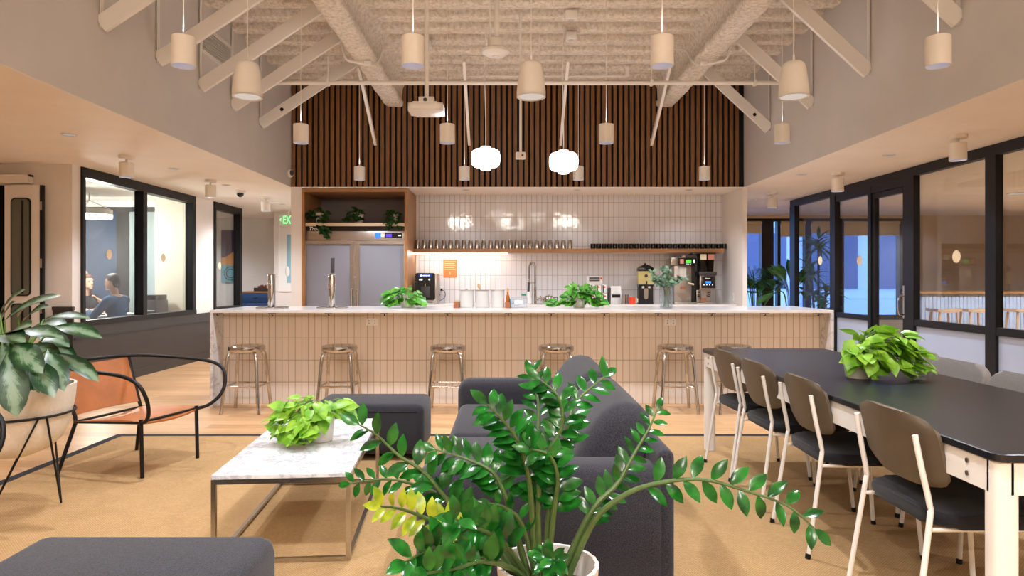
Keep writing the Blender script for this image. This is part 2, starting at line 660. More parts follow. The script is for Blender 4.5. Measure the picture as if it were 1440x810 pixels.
M = dict(
    wall=wall_paint('off white wall paint', (226, 221, 216)),
    upper=wall_paint('pale grey wall paint', (212, 208, 205)),
    ceil=wall_paint('white ceiling paint', (240, 235, 228)),
    tan=wall_paint('warm tan wall paint', (206, 188, 164)),
    foam=foam_mat(),
    floor=floor_mat(), rug=rug_mat(), marble=marble_mat(), quartz=plain('pale quartz', (224, 221, 220), 0.14, var=0.05, vs=9),
    black=plain('black painted steel', (15, 16, 19), 0.45, spec=0.35),
    blackgloss=plain('glossy black plastic', (12, 12, 14), 0.16),
    wains=plain('dark grey panelling', (52, 50, 50), 0.42, var=0.12, vs=3),
    steelw=plain('white painted steel', (232, 228, 222), 0.4),
    lampw=plain('cream lacquered metal', (232, 226, 216), 0.5),
    chrome=plain('polished aluminium', (196, 193, 190), 0.14, 1.0),
    steel=plain('brushed stainless steel', (176, 170, 164), 0.32, 1.0, var=0.06, vs=30),
    darksteel=plain('darker stainless steel', (168, 160, 150), 0.3, 1.0),  # slightly darker than the brushed steel
    brushed=plain('brushed table steel', (190, 184, 176), 0.25, 1.0),
    walnut=wood('walnut slats', (94, 60, 28), (142, 96, 50), (14, 14, 0.8), 0.5, 4.0),
    slatback=plain('black felt and closet shade', (12, 10, 9), 0.95),
    oak=wood('oak veneer', (142, 98, 58), (176, 128, 82), (1.2, 14, 14), 0.4, 3.0),
    oakv=wood('upright oak veneer', (142, 98, 58), (176, 128, 82), (14, 14, 1.2), 0.4, 3.0),
    paleoak=wood('pale stool wood', (190, 150, 104), (216, 180, 134), (10, 10, 1.5), 0.45),
    leather=plain('tan leather', (178, 108, 58), 0.42, var=0.14, vs=7, bump=0.12, bs=300, bd=0.001),
    brownleather=plain('dark brown leather', (58, 38, 28), 0.45, var=0.1),
    sofa=fabric('charcoal wool', (20, 20, 24), (60, 59, 66)),
    seatblack=fabric('black seat fabric', (20, 20, 22), (38, 38, 42), 1200),
    greyfab=fabric('taupe chair fabric', (108, 102, 98), (132, 126, 122), 1200),
    ply=plain('olive brown moulded shell', (94, 82, 66), 0.45, var=0.1, vs=5),
    tabletop=plain('black linoleum top', (21, 23, 29), 0.33, spec=0.45, var=0.08, vs=3),
    pot=plain('white ceramic', (226, 220, 212), 0.35),
    stonepot=plain('cream speckled stoneware', (238, 228, 214), 0.6, var=0.06, vs=60),
    ribpot=plain('matt white ribbed ceramic', (224, 216, 208), 0.55),
    soil=plain('potting bark', (78, 52, 34), 0.95, var=0.4, vs=60, bump=0.9, bs=70, bd=0.02),
    zz=leaf_mat('glossy deep green leaf', (11, 62, 18), (32, 108, 32), 0.16, 0.14, 20),
    zzy=leaf_mat('yellowing leaf', (112, 136, 18), (176, 186, 44), 0.25, 0.22, 24),
    zzs=plain('olive green stem', (70, 92, 44), 0.45, var=0.2, vs=20),
    lime=leaf_mat('bright lime leaf', (104, 164, 34), (160, 206, 70), 0.36, 0.26, 14),
    pothos=leaf_mat('fresh green leaf', (46, 128, 32), (108, 178, 64), 0.33, 0.2, 14),
    darkp=leaf_mat('dark green leaf', (18, 58, 20), (44, 92, 36), 0.35, 0.15, 14),
    palm=leaf_mat('palm green leaf', (34, 96, 44), (92, 152, 72), 0.35, 0.2, 10),
    euc=leaf_mat('grey green leaf', (92, 124, 98), (136, 164, 138), 0.6, 0.2, 20),
    stem=plain('thin green stem', (96, 130, 52), 0.5),
    agla=aglaonema_mat(),
    twig=plain('brown bark', (84, 62, 42), 0.8),
    bartile=tile_mat('cream stacked tile', (228, 218, 208), (222, 212, 201), (172, 154, 136), 0.067, 0.225),
    walltile=tile_mat('white stacked tile', (224, 223, 226), (218, 217, 220), (172, 162, 158), 0.078, 0.222, 0.06),
    win=glass('clear window glass', (240, 244, 244), 1.0),
    frost=glass('frosted glass', (232, 240, 240), 0.6, 0.15, 0.72, (214, 226, 226)),
    fridgeglass=glass('frosted fridge glass', (235, 238, 244), 0.5, 0.3, 0.85, (186, 188, 200)),
    acryl=glass('clear acrylic', (248, 250, 252), 1.2, 0.02, 0.10, (230, 236, 240)),
    vase=glass('clear vase glass', (249, 252, 252), 1.2, 0.0, 0.03),
    dot=plain('cream glass marker', (226, 206, 170), 0.6),
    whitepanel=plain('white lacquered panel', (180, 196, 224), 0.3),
    blind=plain('beige roller shade', (206, 192, 156), 0.85),
    blue=plain('navy blue lacquer', (28, 62, 108), 0.4),
    orange=plain('orange paper', (230, 126, 70), 0.7),
    paper=plain('white paper', (232, 230, 226), 0.7),
    redorange=plain('red orange ceramic', (224, 66, 34), 0.3),
    amber=plain('amber glass', (176, 98, 36), 0.15),
    cyan=plain('cyan plastic', (60, 170, 196), 0.35),
    teal=plain('teal plastic', (40, 132, 118), 0.35),
    woodblock=plain('red brown wood', (150, 88, 52), 0.5, var=0.15, vs=30),
    greymetal=plain('pale grey enamel', (204, 201, 198), 0.4),
    darkgrey=plain('dark grey plastic', (54, 54, 58), 0.4),
    copper=plain('copper badge', (150, 92, 60), 0.4),
    pink=plain('dusty pink card', (206, 140, 124), 0.7),
    cream=plain('cream card', (232, 222, 190), 0.7),
    juice=glass('pale lemonade', (246, 238, 190), 0.8, 0.0, 0.7, (252, 240, 176)),
    lensb=emis('cool lamp lens', (150, 190, 255), 0.9),
    lensd=emis('dim downlight lens', (226, 218, 204), 0.42),
    globe=emis('glowing opal glass', (255, 250, 244), 5.0),
    led=emis('warm led strip', (255, 242, 232), 34.0),
    lamp=emis('white lamp diffuser', (255, 250, 240), 7.0),
    warmdisc=emis('soft pink white disc', (255, 236, 222), 0.55),
    exitgreen=emis('exit sign green', (120, 230, 130), 1.6),
    lcdblue=emis('blue screen', (60, 120, 255), 1.6),
    lcdpurple=emis('purple screen', (92, 70, 220), 1.4),
    lcdgreen=emis('green screen', (90, 220, 60), 1.4),
    lcdwhite=emis('white indicator', (240, 240, 255), 2.0),
    skin=plain('skin', (206, 158, 130), 0.5),
    hairdark=plain('dark brown hair', (34, 26, 22), 0.6),
    hairbrown=plain('auburn brown hair', (96, 60, 38), 0.6, var=0.3, vs=40),
    bluecloth=fabric('blue shirt cloth', (40, 78, 118), (58, 98, 138), 900),
    darkcloth=fabric('dark clothing', (26, 26, 32), (40, 40, 46), 900),
    facade=plain('pale building facade', (190, 200, 214), 0.8),
    facadewin=plain('dark building window', (70, 82, 110), 0.3),
    purple=plain('plum paint', (70, 48, 84), 0.6),
    yellow=plain('orange yellow paint', (222, 150, 60), 0.6),
    sea=plain('teal blue paint', (104, 168, 184), 0.6),
    artblue=plain('sky blue print', (140, 186, 202), 0.6),
    beige=plain('beige pale wall', (206, 200, 184), 0.7),
    bluepane=glass('blue tinted glass', (178, 196, 220), 0.7, 0.05, 0.35, (120, 142, 172)),
)

# lamp powers in watts
P_PEND, P_CEIL, P_DOWN, P_NICHE, P_DRUM, P_SIDE, P_CORR, P_UPFILL, P_FILL = 98, 42, 32, 9, 165, 250, 120, 3.0, 28
# ------------------------------------------------------------------ the setting
ZC, ZD = 2.556, 4.06            # low ceiling, deck of the tall bay
XL, XR = -3.018, 3.295          # upper walls of the tall bay
YS, YB = 9.5, 10.4              # slatted wall, tiled wall of the niche
GL, GR = -4.85, 4.62            # glazed walls


def sbox(name, mat, *dims, bev=0.0):
    return struct(MB().box(*dims, bev=bev).build(name, mat))


sbox('floor', M['floor'], -11, 11.6, -4.1, 14.6, -0.12, 0)
# sprayed corrugated deck
mb = MB()
ys = [-4 + 0.10 * i for i in range(95)] + [5.5 + 0.03 * i for i in range(1, 136)]
nx = 126
grid = []
for y in ys:
    row = []
    for i in range(nx + 1):
        x = XL + (XR - XL) * i / nx
        ph = (y / 0.36) % 1.0
        prof = 0.5 + 0.5 * math.cos(2 * PI * ph)
        prof = 1 / (1 + math.exp(-14 * (prof - 0.36)))
        nz = noise.noise(Vector((x * 1.2, y * 3, 1.3))) * 0.4 + noise.noise(Vector((x * 9, y * 14, 4.1))) * 0.4
        row.append(mb.bm.verts.new((x, y, ZD + 0.17 - 0.22 * prof + 0.022 * nz)))
    grid.append(row)
for a, b in zip(grid, grid[1:]):
    for i in range(nx):
        mb.bm.faces.new((a[i], b[i], b[i + 1], a[i + 1]))
struct(mb.build('ceiling', M['foam'], ang=180, fix=False))
sbox('ceiling_slab', M['black'], XL - 0.2, XR + 0.2, -4.1, 9.8, ZD + 0.12, ZD + 0.2)
sbox('ceiling_low', M['ceil'], -11, XL - 0.1, -4.1, 14.6, ZC, ZC + 0.12)
sbox('ceiling_edge', M['ceil'], XL - 0.1, XL, -4.1, 14.6, ZC, ZC + 0.003)
sbox('ceiling_edge', M['ceil'], XR, XR + 0.1, -4.1, 14.6, ZC, ZC + 0.003)
sbox('ceiling_low', M['ceil'], XR + 0.1, 11.6, -4.1, 14.6, ZC, ZC + 0.12)
sbox('ceiling_niche', M['ceil'], XL, XR, YS + 0.036, 14.6, ZC, ZC + 0.12)
sbox('wall_left_upper', M['upper'], XL - 0.1, XL, -4.1, YS + 0.3, ZC + 0.003, ZD + 0.2)
sbox('wall_right_upper', M['upper'], XR, XR + 0.1, -4.1, YS + 0.3, ZC + 0.003, ZD + 0.2)
sbox('wall_front', M['wall'], -11, 11.6, -4.2, -4.1, 0, ZD + 0.2)
sbox('wall_left', M['wall'], -7.1, -7.0, -4.1, 7.6, 0, ZC)
sbox('wall_right', M['wall'], GR, GR + 0.1, -4.1, 4.2, 0, ZC)
# slatted wall over the niche
mb = MB()
x = XL + 0.035
while x < XR - 0.03:
    mb.box(x - 0.0235, x + 0.0235, YS, YS + 0.03, ZC + 0.004, ZD + 0.1)
    x += 0.0772
struct(mb.build('wall_slats', M['walnut']))
sbox('wall_slats_backing', M['slatback'], XL, XR, YS + 0.032, YS + 0.1, ZC + 0.13, ZD + 0.2)
sbox('wall_slats_foot', M['slatback'], XL, XR, YS + 0.031, YS + 0.0355, ZC + 0.004, ZC + 0.13)
# beams of the tall bay
for k, xc in enumerate((-1.573, 2.187)):
    mb = MB()
    N = 190
    rows = []
    for i in range(N + 1):
        y = -4 + (YS - 0.01 + 4) * i / N
        ring = []
        for (dx, dz) in ((-0.26, 4.14), (-0.16, 4.02), (-0.115, 3.92), (-0.10, 3.76), (-0.125, 3.74), (-0.12, 3.685), (-0.09, 3.665), (0.09, 3.665), (0.12, 3.685), (0.125, 3.74), (0.10, 3.76), (0.115, 3.92), (0.16, 4.02), (0.26, 4.14)):
            q = Vector((xc + dx, y, dz))
            nn = noise.noise_vector(q * 9) * 0.014 + noise.noise_vector(q * 24) * 0.007
            ring.append(mb.bm.verts.new(q + Vector((nn.x, 0, nn.z))))
        rows.append(ring)
    for a, b in zip(rows, rows[1:]):
        for j in range(13):
            mb.bm.faces.new((a[j], a[j + 1], b[j + 1], b[j]))
    struct(mb.build('beam', M['foam'], ang=180))
# niche
sbox('wall_tiled', M['walltile'], -1.36, 3.27, YB, YB + 0.1, 0, ZC)
sbox('wall_niche_back', M['wall'], -2.87, -1.36, YB, YB + 0.1, 0, ZC)
sbox('wall_pier', M['wall'], XL, -2.87, YS, 13.0, 0, ZC)
sbox('wall_pier', M['wall'], 3.27, 3.33, YS, 13.8, 0, ZC)
# left side: facing wall with door opening, glazed wall, corridor end
sbox('wall_side', M['wall'], -5.53, GL, 7.6, 7.7, 0, ZC)
sbox('wall_side', M['wall'], -7.0, -6.7, 7.6, 7.7, 0, ZC)
sbox('wall_side', M['wall'], -6.7, -5.53, 7.6, 7.7, 2.33, ZC)
sbox('wall_closet_shade', M['slatback'], -7.0, -5.53, 8.3, 8.36, 0, ZC)  # black walls put the unlit room's darkness into the colour
sbox('wall_closet_shade', M['slatback'], -5.53, -5.47, 7.7, 8.36, 0, ZC)
sbox('wall_closet_shade', M['slatback'], -7.06, -7.0, 7.6, 8.36, 0, ZC)
sbox('wall_glazed', M['wall'], GL - 0.12, GL, 7.7, 7.75, 0, ZC)
sbox('wall_glazed', M['wall'], GL - 0.12, GL, 10.58, 11.25, 0, ZC)
sbox('wall_glazed', M['wall'], GL - 0.12, GL - 0.01, 7.75, 10.58, 0, 0.74)
sbox('wall_glazed', M['wall'], GL - 0.12, GL - 0.01, 11.25, 12.42, 0, 0.74)
sbox('wall_end', M['wall'], -9.0, XL, 14.4, 14.5, 0, ZC)
sbox('wall_jog', M['wall'], -4.45, XL, 13.0, 14.4, 0, ZC)
# wainscot and baseboards
mb = MB()
mb.box(GL - 0.01, GL + 0.022, 7.6, 12.42, 0.0, 0.735)
mb.box(GL - 0.01, GL + 0.032, 7.6, 12.42, 0.60, 0.612)
mb.box(GL - 0.01, GL + 0.036, 7.6, 12.42, 0.0, 0.11)
struct(mb.build('trim_1', M['wains']))
mb = MB()
mb.box(-5.05, GL + 0.022, 7.575, 7.6, 0.0, 0.96)
mb.box(-5.05, GL + 0.03, 7.56, 7.6, 0.93, 0.97)
struct(mb.build('trim_2', M['wains']))
sbox('baseboard_right', M['wains'], GR - 0.012, GR, 4.3, 7.7, 0, 0.09)
sbox('trim_3', M['ceil'], XL, XR, YS - 0.002, YS + 0.036, ZC - 0.012, ZC + 0.002)


def window_left(n, y0, y1, posts, label, dots):
    w = struct(thing('window_%d' % n, None, None, (GL, 0, 0)))
    w['label'] = label
    mb = MB()
    mb.box(-0.12, 0.02, y0, y1, 2.46, ZC - 0.002)
    mb.box(-0.11, 0.015, y0, y1, 2.44, 2.46)
    mb.box(-0.12, 0.03, y0, y1, 0.735, 0.80)
    mb.box(-0.12, 0.03, y0, y0 + 0.05, 0.8, 2.45)
    mb.box(-0.10, 0.02, y1 - 0.10, y1, 0.8, 2.45)
    for p in posts:
        mb.box(-0.10, 0.02, p - 0.05, p + 0.05, 0.8, 2.45)
    mb.build('window_frame', M['black'], w)
    ed = [y0 + 0.05] + [v for p in posts for v in (p - 0.05, p + 0.05)] + [y1 - 0.10]
    for a, b in zip(ed[::2], ed[1::2]):
        MB().box(-0.064, -0.056, a, b, 0.8, 2.45).build('pane', M['win'], w)
    mb = MB()
    for y, z in dots:
        mb.lathe([(0, 0), (0.06, 0), (0.06, 0.002), (0, 0.002)], (0, 0, 0), 20, Matrix.Translation((-0.054, y, z)) @ Matrix.Rotation(PI / 2, 4, 'Y'))
    if dots:
        mb.build('glass_marker', M['dot'], w)
    return w


window_left(1, 7.75, 10.58, [9.1], 'black framed two-pane window of the meeting room', [(8.40, 1.58), (9.72, 1.58)])
window_left(2, 11.25, 12.42, [], 'narrow black framed window near the corridor', [(11.62, 1.5)])
# open folding door with two long vision panels
d = struct(thing('door_1', None, None, (0, 0, 0)))
d['label'] = 'open white folding door with rounded vision panels'
mb = MB()
mb.box(-6.75, -5.28, 7.52, 7.6, 2.335, 2.43)
mb.box(-6.75, -5.28, 7.50, 7.6, 2.41, 2.43)
mb.build('door_head', M['lampw'], d)


def rrect(x0, x1, z0, z1, r, n=5):
    out = []
    for cx, cz, a in ((x1 - r, z1 - r, 0), (x0 + r, z1 - r, 90), (x0 + r, z0 + r, 180), (x1 - r, z0 + r, 270)):
        for i in range(n + 1):
            t = math.radians(a + 90 * i / n)
            out.append((cx + r * math.cos(t), cz + r * math.sin(t)))
    return out


XZ = Matrix(((1, 0, 0, 0), (0, 0, -1, 0), (0, 1, 0, 0), (0, 0, 0, 1)))      # (x, y, z) -> (x, -z, y): a shape drawn in x,z extruded along -y
leafx0, leafx1 = -5.53, -5.145
mb = MB()
mb.box(leafx0, leafx1, 7.50, 7.54, 0.02, 2.31, bev=0.003, seg=1)
leaf_o = mb.build('door_leaf', M['wall'], d)
for z0, z1 in ((1.09, 2.17), (0.18, 1.01)):
    mb = MB()
    mb.prism(rrect(-5.455, -5.235, z0, z1, 0.05), -7.499, -7.49, M=XZ)
    f = mb.build('vision_frame', M['black'], leaf_o)
    mb = MB()
    mb.prism(rrect(-5.440, -5.250, z0 + 0.015, z1 - 0.015, 0.04), -7.4895, -7.4865, M=XZ)
    mb.build('vision_glass', plain('door glass', (96, 98, 88), 0.06), leaf_o)
    mb = MB()
    mb.prism([(-5.335, z0 + 0.03), (-5.31, z0 + 0.03), (-5.31, z1 - 0.03), (-5.335, z1 - 0.03)], -7.4864, -7.484, M=XZ)
    mb.build('vision_bar', M['black'], leaf_o)
mb = MB().box(-5.142, -5.112, 7.5, 7.54, 0.02, 2.31)
e = mb.build('door_edge', M['black'], d)
mb = MB()
for z in (0.35, 0.95, 1.45, 2.08):
    mb.box(-5.139, -5.115, 7.494, 7.5, z - 0.05, z + 0.05)
mb.build('hinge', M['brushed'], e)

# right glazed wall
w = struct(thing('window_3', None, None, (GR, 0, 0)))
w['label'] = 'black framed glazed wall of the side room'
mb = MB()
mb.box(-0.015, 0.06, 4.3, 11.14, 2.45, ZC - 0.002)
for a, b in ((10.95, 11.14), (9.60, 9.75), (7.74, 7.92), (6.44, 6.58), (4.2, 4.35)):
    mb.box(-0.02, 0.055, a, b, 0, 2.45)
mb.box(-0.016, 0.052, 4.35, 7.74, 0.745, 0.82)
mb.box(-0.015, 0.05, 8.66, 8.74, 0, 2.45)
mb.box(-0.012, 0.048, 8.74, 9.60, 0.745, 0.81)
mb.box(-0.012, 0.048, 7.92, 9.60, 2.36, 2.45)
mb.box(-0.012, 0.048, 9.75, 10.95, 0.0, 0.08)
mb.box(-0.012, 0.048, 4.35, 9.60, 0.0, 0.05)
mb.build('window_frame', M['black'], w)
for a, b, z0, z1 in ((9.75, 10.95, 0.08, 2.45), (8.74, 9.60, 0.81, 2.36), (6.58, 7.74, 0.82, 2.45), (4.35, 6.44, 0.82, 2.45)):
    MB().box(0.03, 0.038, a, b, z0, z1).build('pane', M['win'], w)
for a, b in ((8.74, 9.60), (6.58, 7.74), (4.35, 6.44)):
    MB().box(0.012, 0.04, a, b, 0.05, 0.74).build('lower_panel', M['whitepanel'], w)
mb = MB()
for y, z in ((10.15, 1.55), (9.02, 1.52), (7.07, 1.51), (5.5, 1.5)):
    mb.lathe([(0, 0), (0.065, 0), (0.065, 0.002), (0, 0.002)], (0, 0, 0), 20, Matrix.Translation((0.026, y, z)) @ Matrix.Rotation(PI / 2, 4, 'Y'))
mb.build('glass_marker', M['dot'], w)
d = struct(thing('door_2', None, None, (GR, 0, 0)))
d['label'] = 'black framed glass door of the side room'
mb = MB()
mb.box(0.0, 0.05, 7.925, 7.985, 0.055, 2.355)
mb.box(0.0, 0.06, 8.60, 8.655, 0.055, 2.355)
mb.box(0.0, 0.06, 7.99, 8.60, 2.29, 2.355)
mb.box(0.0, 0.06, 7.99, 8.60, 0.055, 0.15)
mb.build('door_frame', M['black'], d)
MB().box(0.026, 0.034, 7.99, 8.60, 0.15, 2.29).build('pane', M['win'], d)
mb = MB()
mb.tube(smooth_pts([(-0.002, 7.96, 0.86), (-0.06, 7.96, 0.88), (-0.06, 7.96, 1.06), (-0.002, 7.96, 1.08)], 4), 0.01)
mb.box(-0.006, 0.0, 7.945, 7.975, 0.82, 1.2)
mb.build('door_handle', M['chrome'], d)

# far right: the exterior window wall, and the side room behind the glass
mb = MB()
mb.box(3.33, 8.0, 13.8, 13.9, 0, 0.45)
mb.box(8.0, 11.6, 13.8, 13.9, 0, ZC)
mb.box(3.33, 8.0, 13.8, 13.9, 2.50, ZC)
struct(mb.build('wall_back', M['tan']))
sbox('wall_side_room', M['tan'], 11.4, 11.6, -4.1, 13.8, 0, ZC)
sbox('wall_side_room', M['tan'], GR + 0.1, 11.4, 4.0, 4.1, 0, ZC)
w = struct(thing('window_4', None, None, (0, 13.8, 0)))
w['label'] = 'tall black framed exterior windows with blue dusk behind'
mb = MB()
mb.box(3.33, 8.0, 0, 0.1, 0.45, 0.55)
mb.box(3.33, 8.0, 0, 0.1, 2.44, 2.50)
posts = ((3.33, 3.45), (4.45, 4.6), (5.12, 5.36), (5.44, 5.5), (6.0, 6.12), (6.64, 6.78), (7.9, 8.0))
for a, b in posts:
    mb.box(a, b, -0.04, 0.1, 0.55, 2.44)
mb.build('window_frame', M['black'], w)
for (a0, a), (b, b0) in zip(posts, posts[1:]):
    MB().box(a, b, 0.05, 0.058, 0.55, 2.44).build('pane', M['win'], w)
for k, (a, b, z) in enumerate(((4.6, 5.12, 2.2), (5.5, 6.0, 2.14), (6.12, 6.64, 2.2), (6.78, 7.9, 2.16))):
    s = thing('roller_shade', 'beige roller shade half lowered, %s of the exterior windows' % ('first', 'second', 'third', 'widest and last')[k], 'roller shade', ((a + b) / 2, 13.77, z), 0, 'roller shades')
    hw = (b - a) / 2 - 0.005
    MB().box(-hw, hw, -0.005, -0.001, 0.01, 2.44 - z).build('shade_cloth', M['blind'], s)
    MB().cyl((-hw, -0.02, 2.41 - z), (hw, -0.02, 2.41 - z), 0.03).build('roller', M['blind'], s)
    MB().box(-hw, hw, -0.012, 0.004, -0.012, 0.012).build('hem_bar', M['greymetal'], s)
# building across the street
b = thing('building', 'pale modern building seen through the dusk windows', 'building', (10.5, 26, -6))
mb = MB()
mb.box(-8, 9, 0, 6, 0, 11)
mb.box(-8.1, 9.1, -0.25, 0, 5.9, 6.5)
mb.box(-8.1, 9.1, -0.25, 0, 9.2, 9.8)
mb.build('facade', M['facade'], b)
for k in range(6):
    for z in (3.0, 6.9):
        x = -7.2 + k * 2.7
        MB().box(x, x + 1.9, -0.06, 0.02, z, z + 2.1).build('window', M['facadewin'], b)
sbox('exterior_street', M['facadewin'], -12, 40, 14.8, 60, -6.2, -6)

# meeting room behind the left windows
sbox('wall_meeting', M['wall'], -7.7, -7.6, 8.3, 11.3, 0, ZC)
sbox('wall_meeting', M['beige'], -5.66, GL - 0.12, 10.95, 11.2, 0, ZC)
p = struct(thing('window_5', None, None, (0, 11.2, 0)))
p['label'] = 'glass partition at the back of the meeting room'
mb = MB()
mb.box(-7.6, -5.66, 0, 0.06, 2.38, 2.46)
mb.box(-7.6, -5.66, 0, 0.06, 0, 0.08)
mb.box(-6.42, -6.22, 0, 0.06, 0.08, 2.38)
mb.box(-7.3, -7.24, 0, 0.06, 0.08, 2.38)
mb.build('window_frame', M['wains'], p)
MB().box(-7.24, -6.42, 0.02, 0.03, 0.08, 2.38).build('pane', M['bluepane'], p)
MB().box(-6.22, -5.66, 0.02, 0.03, 0.08, 2.38).build('pane', M['frost'], p)
MB().box(-7.6, -7.3, 0.02, 0.03, 0.08, 2.38).build('pane', M['frost'], p)
mb = MB()
for x, z in ((-6.95, 1.35),):
    mb.lathe([(0, 0), (0.07, 0), (0.07, 0.002), (0, 0.002)], (0, 0, 0), 20, Matrix.Translation((x, -0.003, z)) @ Matrix.Rotation(PI / 2, 4, 'X'))
mb.build('glass_marker', M['dot'], p)
sbox('wall_meeting', M['wall'], -7.6, -5.66, 11.2, 11.26, 2.46, ZC)
sbox('wall_corridor', M['wall'], -9.1, -9.0, 8.3, 14.5, 0, ZC)

# ------------------------------------------------------------------ camera, world, render settings
cam = bpy.data.cameras.new('camera')
cam.lens = 24.0
cam.sensor_width = 36.0
cam.shift_x = 6 / 1440
cam.shift_y = -13 / 1440
cam.clip_start = 0.05
co = bpy.data.objects.new('camera', cam)
co.location = (0, 0, EYE)
co.rotation_euler = (PI / 2, 0, 0)
COL.objects.link(co)
SC.camera = co
wd = bpy.data.worlds.new('dusk')
SC.world = wd
wd.use_nodes = True
bg = wd.node_tree.nodes['Background']
bg.inputs[0].default_value = (0.25, 0.41, 0.92, 1)
bg.inputs[1].default_value = 5.2
SC.view_settings.view_transform = 'Standard'
SC.view_settings.look = 'None'
SC.view_settings.gamma = 1.0
SC.view_settings.use_curve_mapping = False
SC.view_settings.exposure = 0.3
cy = SC.cycles
cy.use_denoising = True
cy.max_bounces = 10
cy.diffuse_bounces = 5
cy.glossy_bounces = 4
cy.transparent_max_bounces = 16
cy.sample_clamp_indirect = 6.0
cy.caustics_reflective = False
cy.caustics_refractive = False
WARM = (0.95, 0.985, 1.06)


def spot(loc, power, angle=110, col=WARM, r=0.03, blend=0.6, name='lamp_light', up=False):
    l = bpy.data.lights.new(name, 'SPOT')
    l.energy = power
    l.spot_size = math.radians(angle)
    l.spot_blend = blend
    l.color = col
    l.shadow_soft_size = r
    o = bpy.data.objects.new(name, l)
    o.location = loc
    if up:
        o.rotation_euler = (PI, 0, 0)
    COL.objects.link(o)
    return o


def point(loc, power, col=WARM, r=0.05, name='lamp_light'):
    l = bpy.data.lights.new(name, 'POINT')
    l.energy = power
    l.color = col
    l.shadow_soft_size = r
    o = bpy.data.objects.new(name, l)
    o.location = loc
    COL.objects.link(o)
    return o
# ------------------------------------------------------------------ ceiling: braces, pipe, lamps
def brace(name, p0, p1, label, group, hole=False):
    p0, p1 = Vector(p0), Vector(p1)
    t = thing(name, label, 'brace', p0, 0, group)
    d = p1 - p0
    side = (0, 1, 0) if abs(d.x) > abs(d.y) else (1, 0, 0)
    up = Vector(side).cross(d).normalized()
    mb = MB()
    mb.bar((0, 0, 0), d, 0.035, 0.125 if abs(d.x) > abs(d.y) else 0.06, up=up)
    mb.build('brace_bar', M['steelw'], t, smooth=False)
    # thin strip standing in for shadow lines; short gusset at the slats
    mb = MB()
    if abs(d.x) > abs(d.y):
        s = 1 if d.x > 0 else -1
        mb.cbox((s * 0.003, 0, 0.42), 0.006, 0.04, 0.9)
    else:
        mb.cbox((0, 0.006, 0.02), 0.035, 0.01, 0.10)
    mb.build('plate_shadow_line', M['steelw'], t, smooth=False)
    mb = MB()
    q = d * 0.22
    if abs(d.x) > abs(d.y):
        mb.cyl(q + Vector((0, -0.0185, 0)), q + Vector((0, -0.022, 0)), 0.022, n=12)
    else:
        mb.cyl(q + Vector((0.0185, 0, 0)), q + Vector((0.022, 0, 0)), 0.022, n=12)
    if hole:
        mb.build('bolt_hole', M['black'], t)
    else:
        mb.bm.free()
    return t


for k, y in enumerate((5.05, 5.87, 6.68, 7.45, 8.30)):
    brace('roof_brace', (XL + 0.012, y, 3.16), (-1.80, y, 3.96),
          'white steel roof brace on the wall over the leather armchair, %s nearest' % ORD[k], 'roof braces over the leather chair side', k == 4)
for k, y in enumerate((4.97, 6.21, 7.37, 8.57)):
    brace('roof_brace', (XR - 0.012, y, 3.16), (2.42, y, 3.96),
          'white steel roof brace on the wall over the dining table, %s nearest' % ORD[k], 'roof braces over the dining table side', k == 3)
for k, x in enumerate((-1.84, -0.535, 0.735, 2.0)):
    brace('roof_brace', (x, YS - 0.012, 3.16), (x, 8.35, 3.95),
          'narrow white steel brace against the walnut slats, %s from the fridge end' % ORD[k], 'braces against the slatted wall')
t = thing('ceiling_pipe', 'long white horizontal pipe crossing below the beams before the walnut slats', 'pipe', (0, 7.6, 3.46))
MB().cyl((-2.62, 0, 0), (XR - 0.26, 0, 0), 0.024).build('pipe', M['steelw'], t)
for x in (-2.0, -0.9, 0.35, 1.6, 2.75):
    MB().cyl((x, 0, 0.028), (x, 0, 0.53), 0.008, n=8).cbox((x, 0, 0), 0.03, 0.062, 0.062).build('hanger', M['steelw'], t)
t = thing('vent_grille', 'white slotted air vent grille high on the pale wall between roof braces', 'vent', (XL, 7.06, 3.66))
mb = MB()
for a in (-0.13, 0.13):
    mb.box(0.001, 0.02, -0.36, 0.36, a - 0.015, a + 0.015)
for a in (-0.36, 0.36):
    mb.box(0.001, 0.02, a - 0.015, a + 0.015, -0.13, 0.13)
mb.build('vent_frame', M['steelw'], t)
mb = MB()
for i in range(9):
    z = -0.105 + i * 0.026
    mb.box(0.002, 0.016, -0.345, 0.345, z, z + 0.013)
mb.build('vent_slats', M['greymetal'], t)
for k, (px, Y) in enumerate(((803, 6.93), (803, 7.51), (495, 7.85), (600, 7.8), (937, 7.8), (1047, 7.85))):
    X = (px - CX) * Y / F
    t = thing('junction_box', 'small white junction box on the sprayed ceiling, %s' % (
        'nearer one above the middle bell pendant', 'farther one above the middle bell pendant', 'beside the beam over the fridge', 'near the flat device pole',
        'first from the beam over the coffee brewer', 'touching the beam over the coffee brewer')[k], 'junction box', (X, Y, 3.93))
    MB().box(-0.06, 0.06, -0.05, 0.05, -0.025, 0.06, bev=0.008).build('box', M['steelw'], t)
    MB().lathe([(0, -0.03), (0.03, -0.03), (0.03, -0.024), (0, -0.024)], n=12).build('cover', M['greymetal'], t)
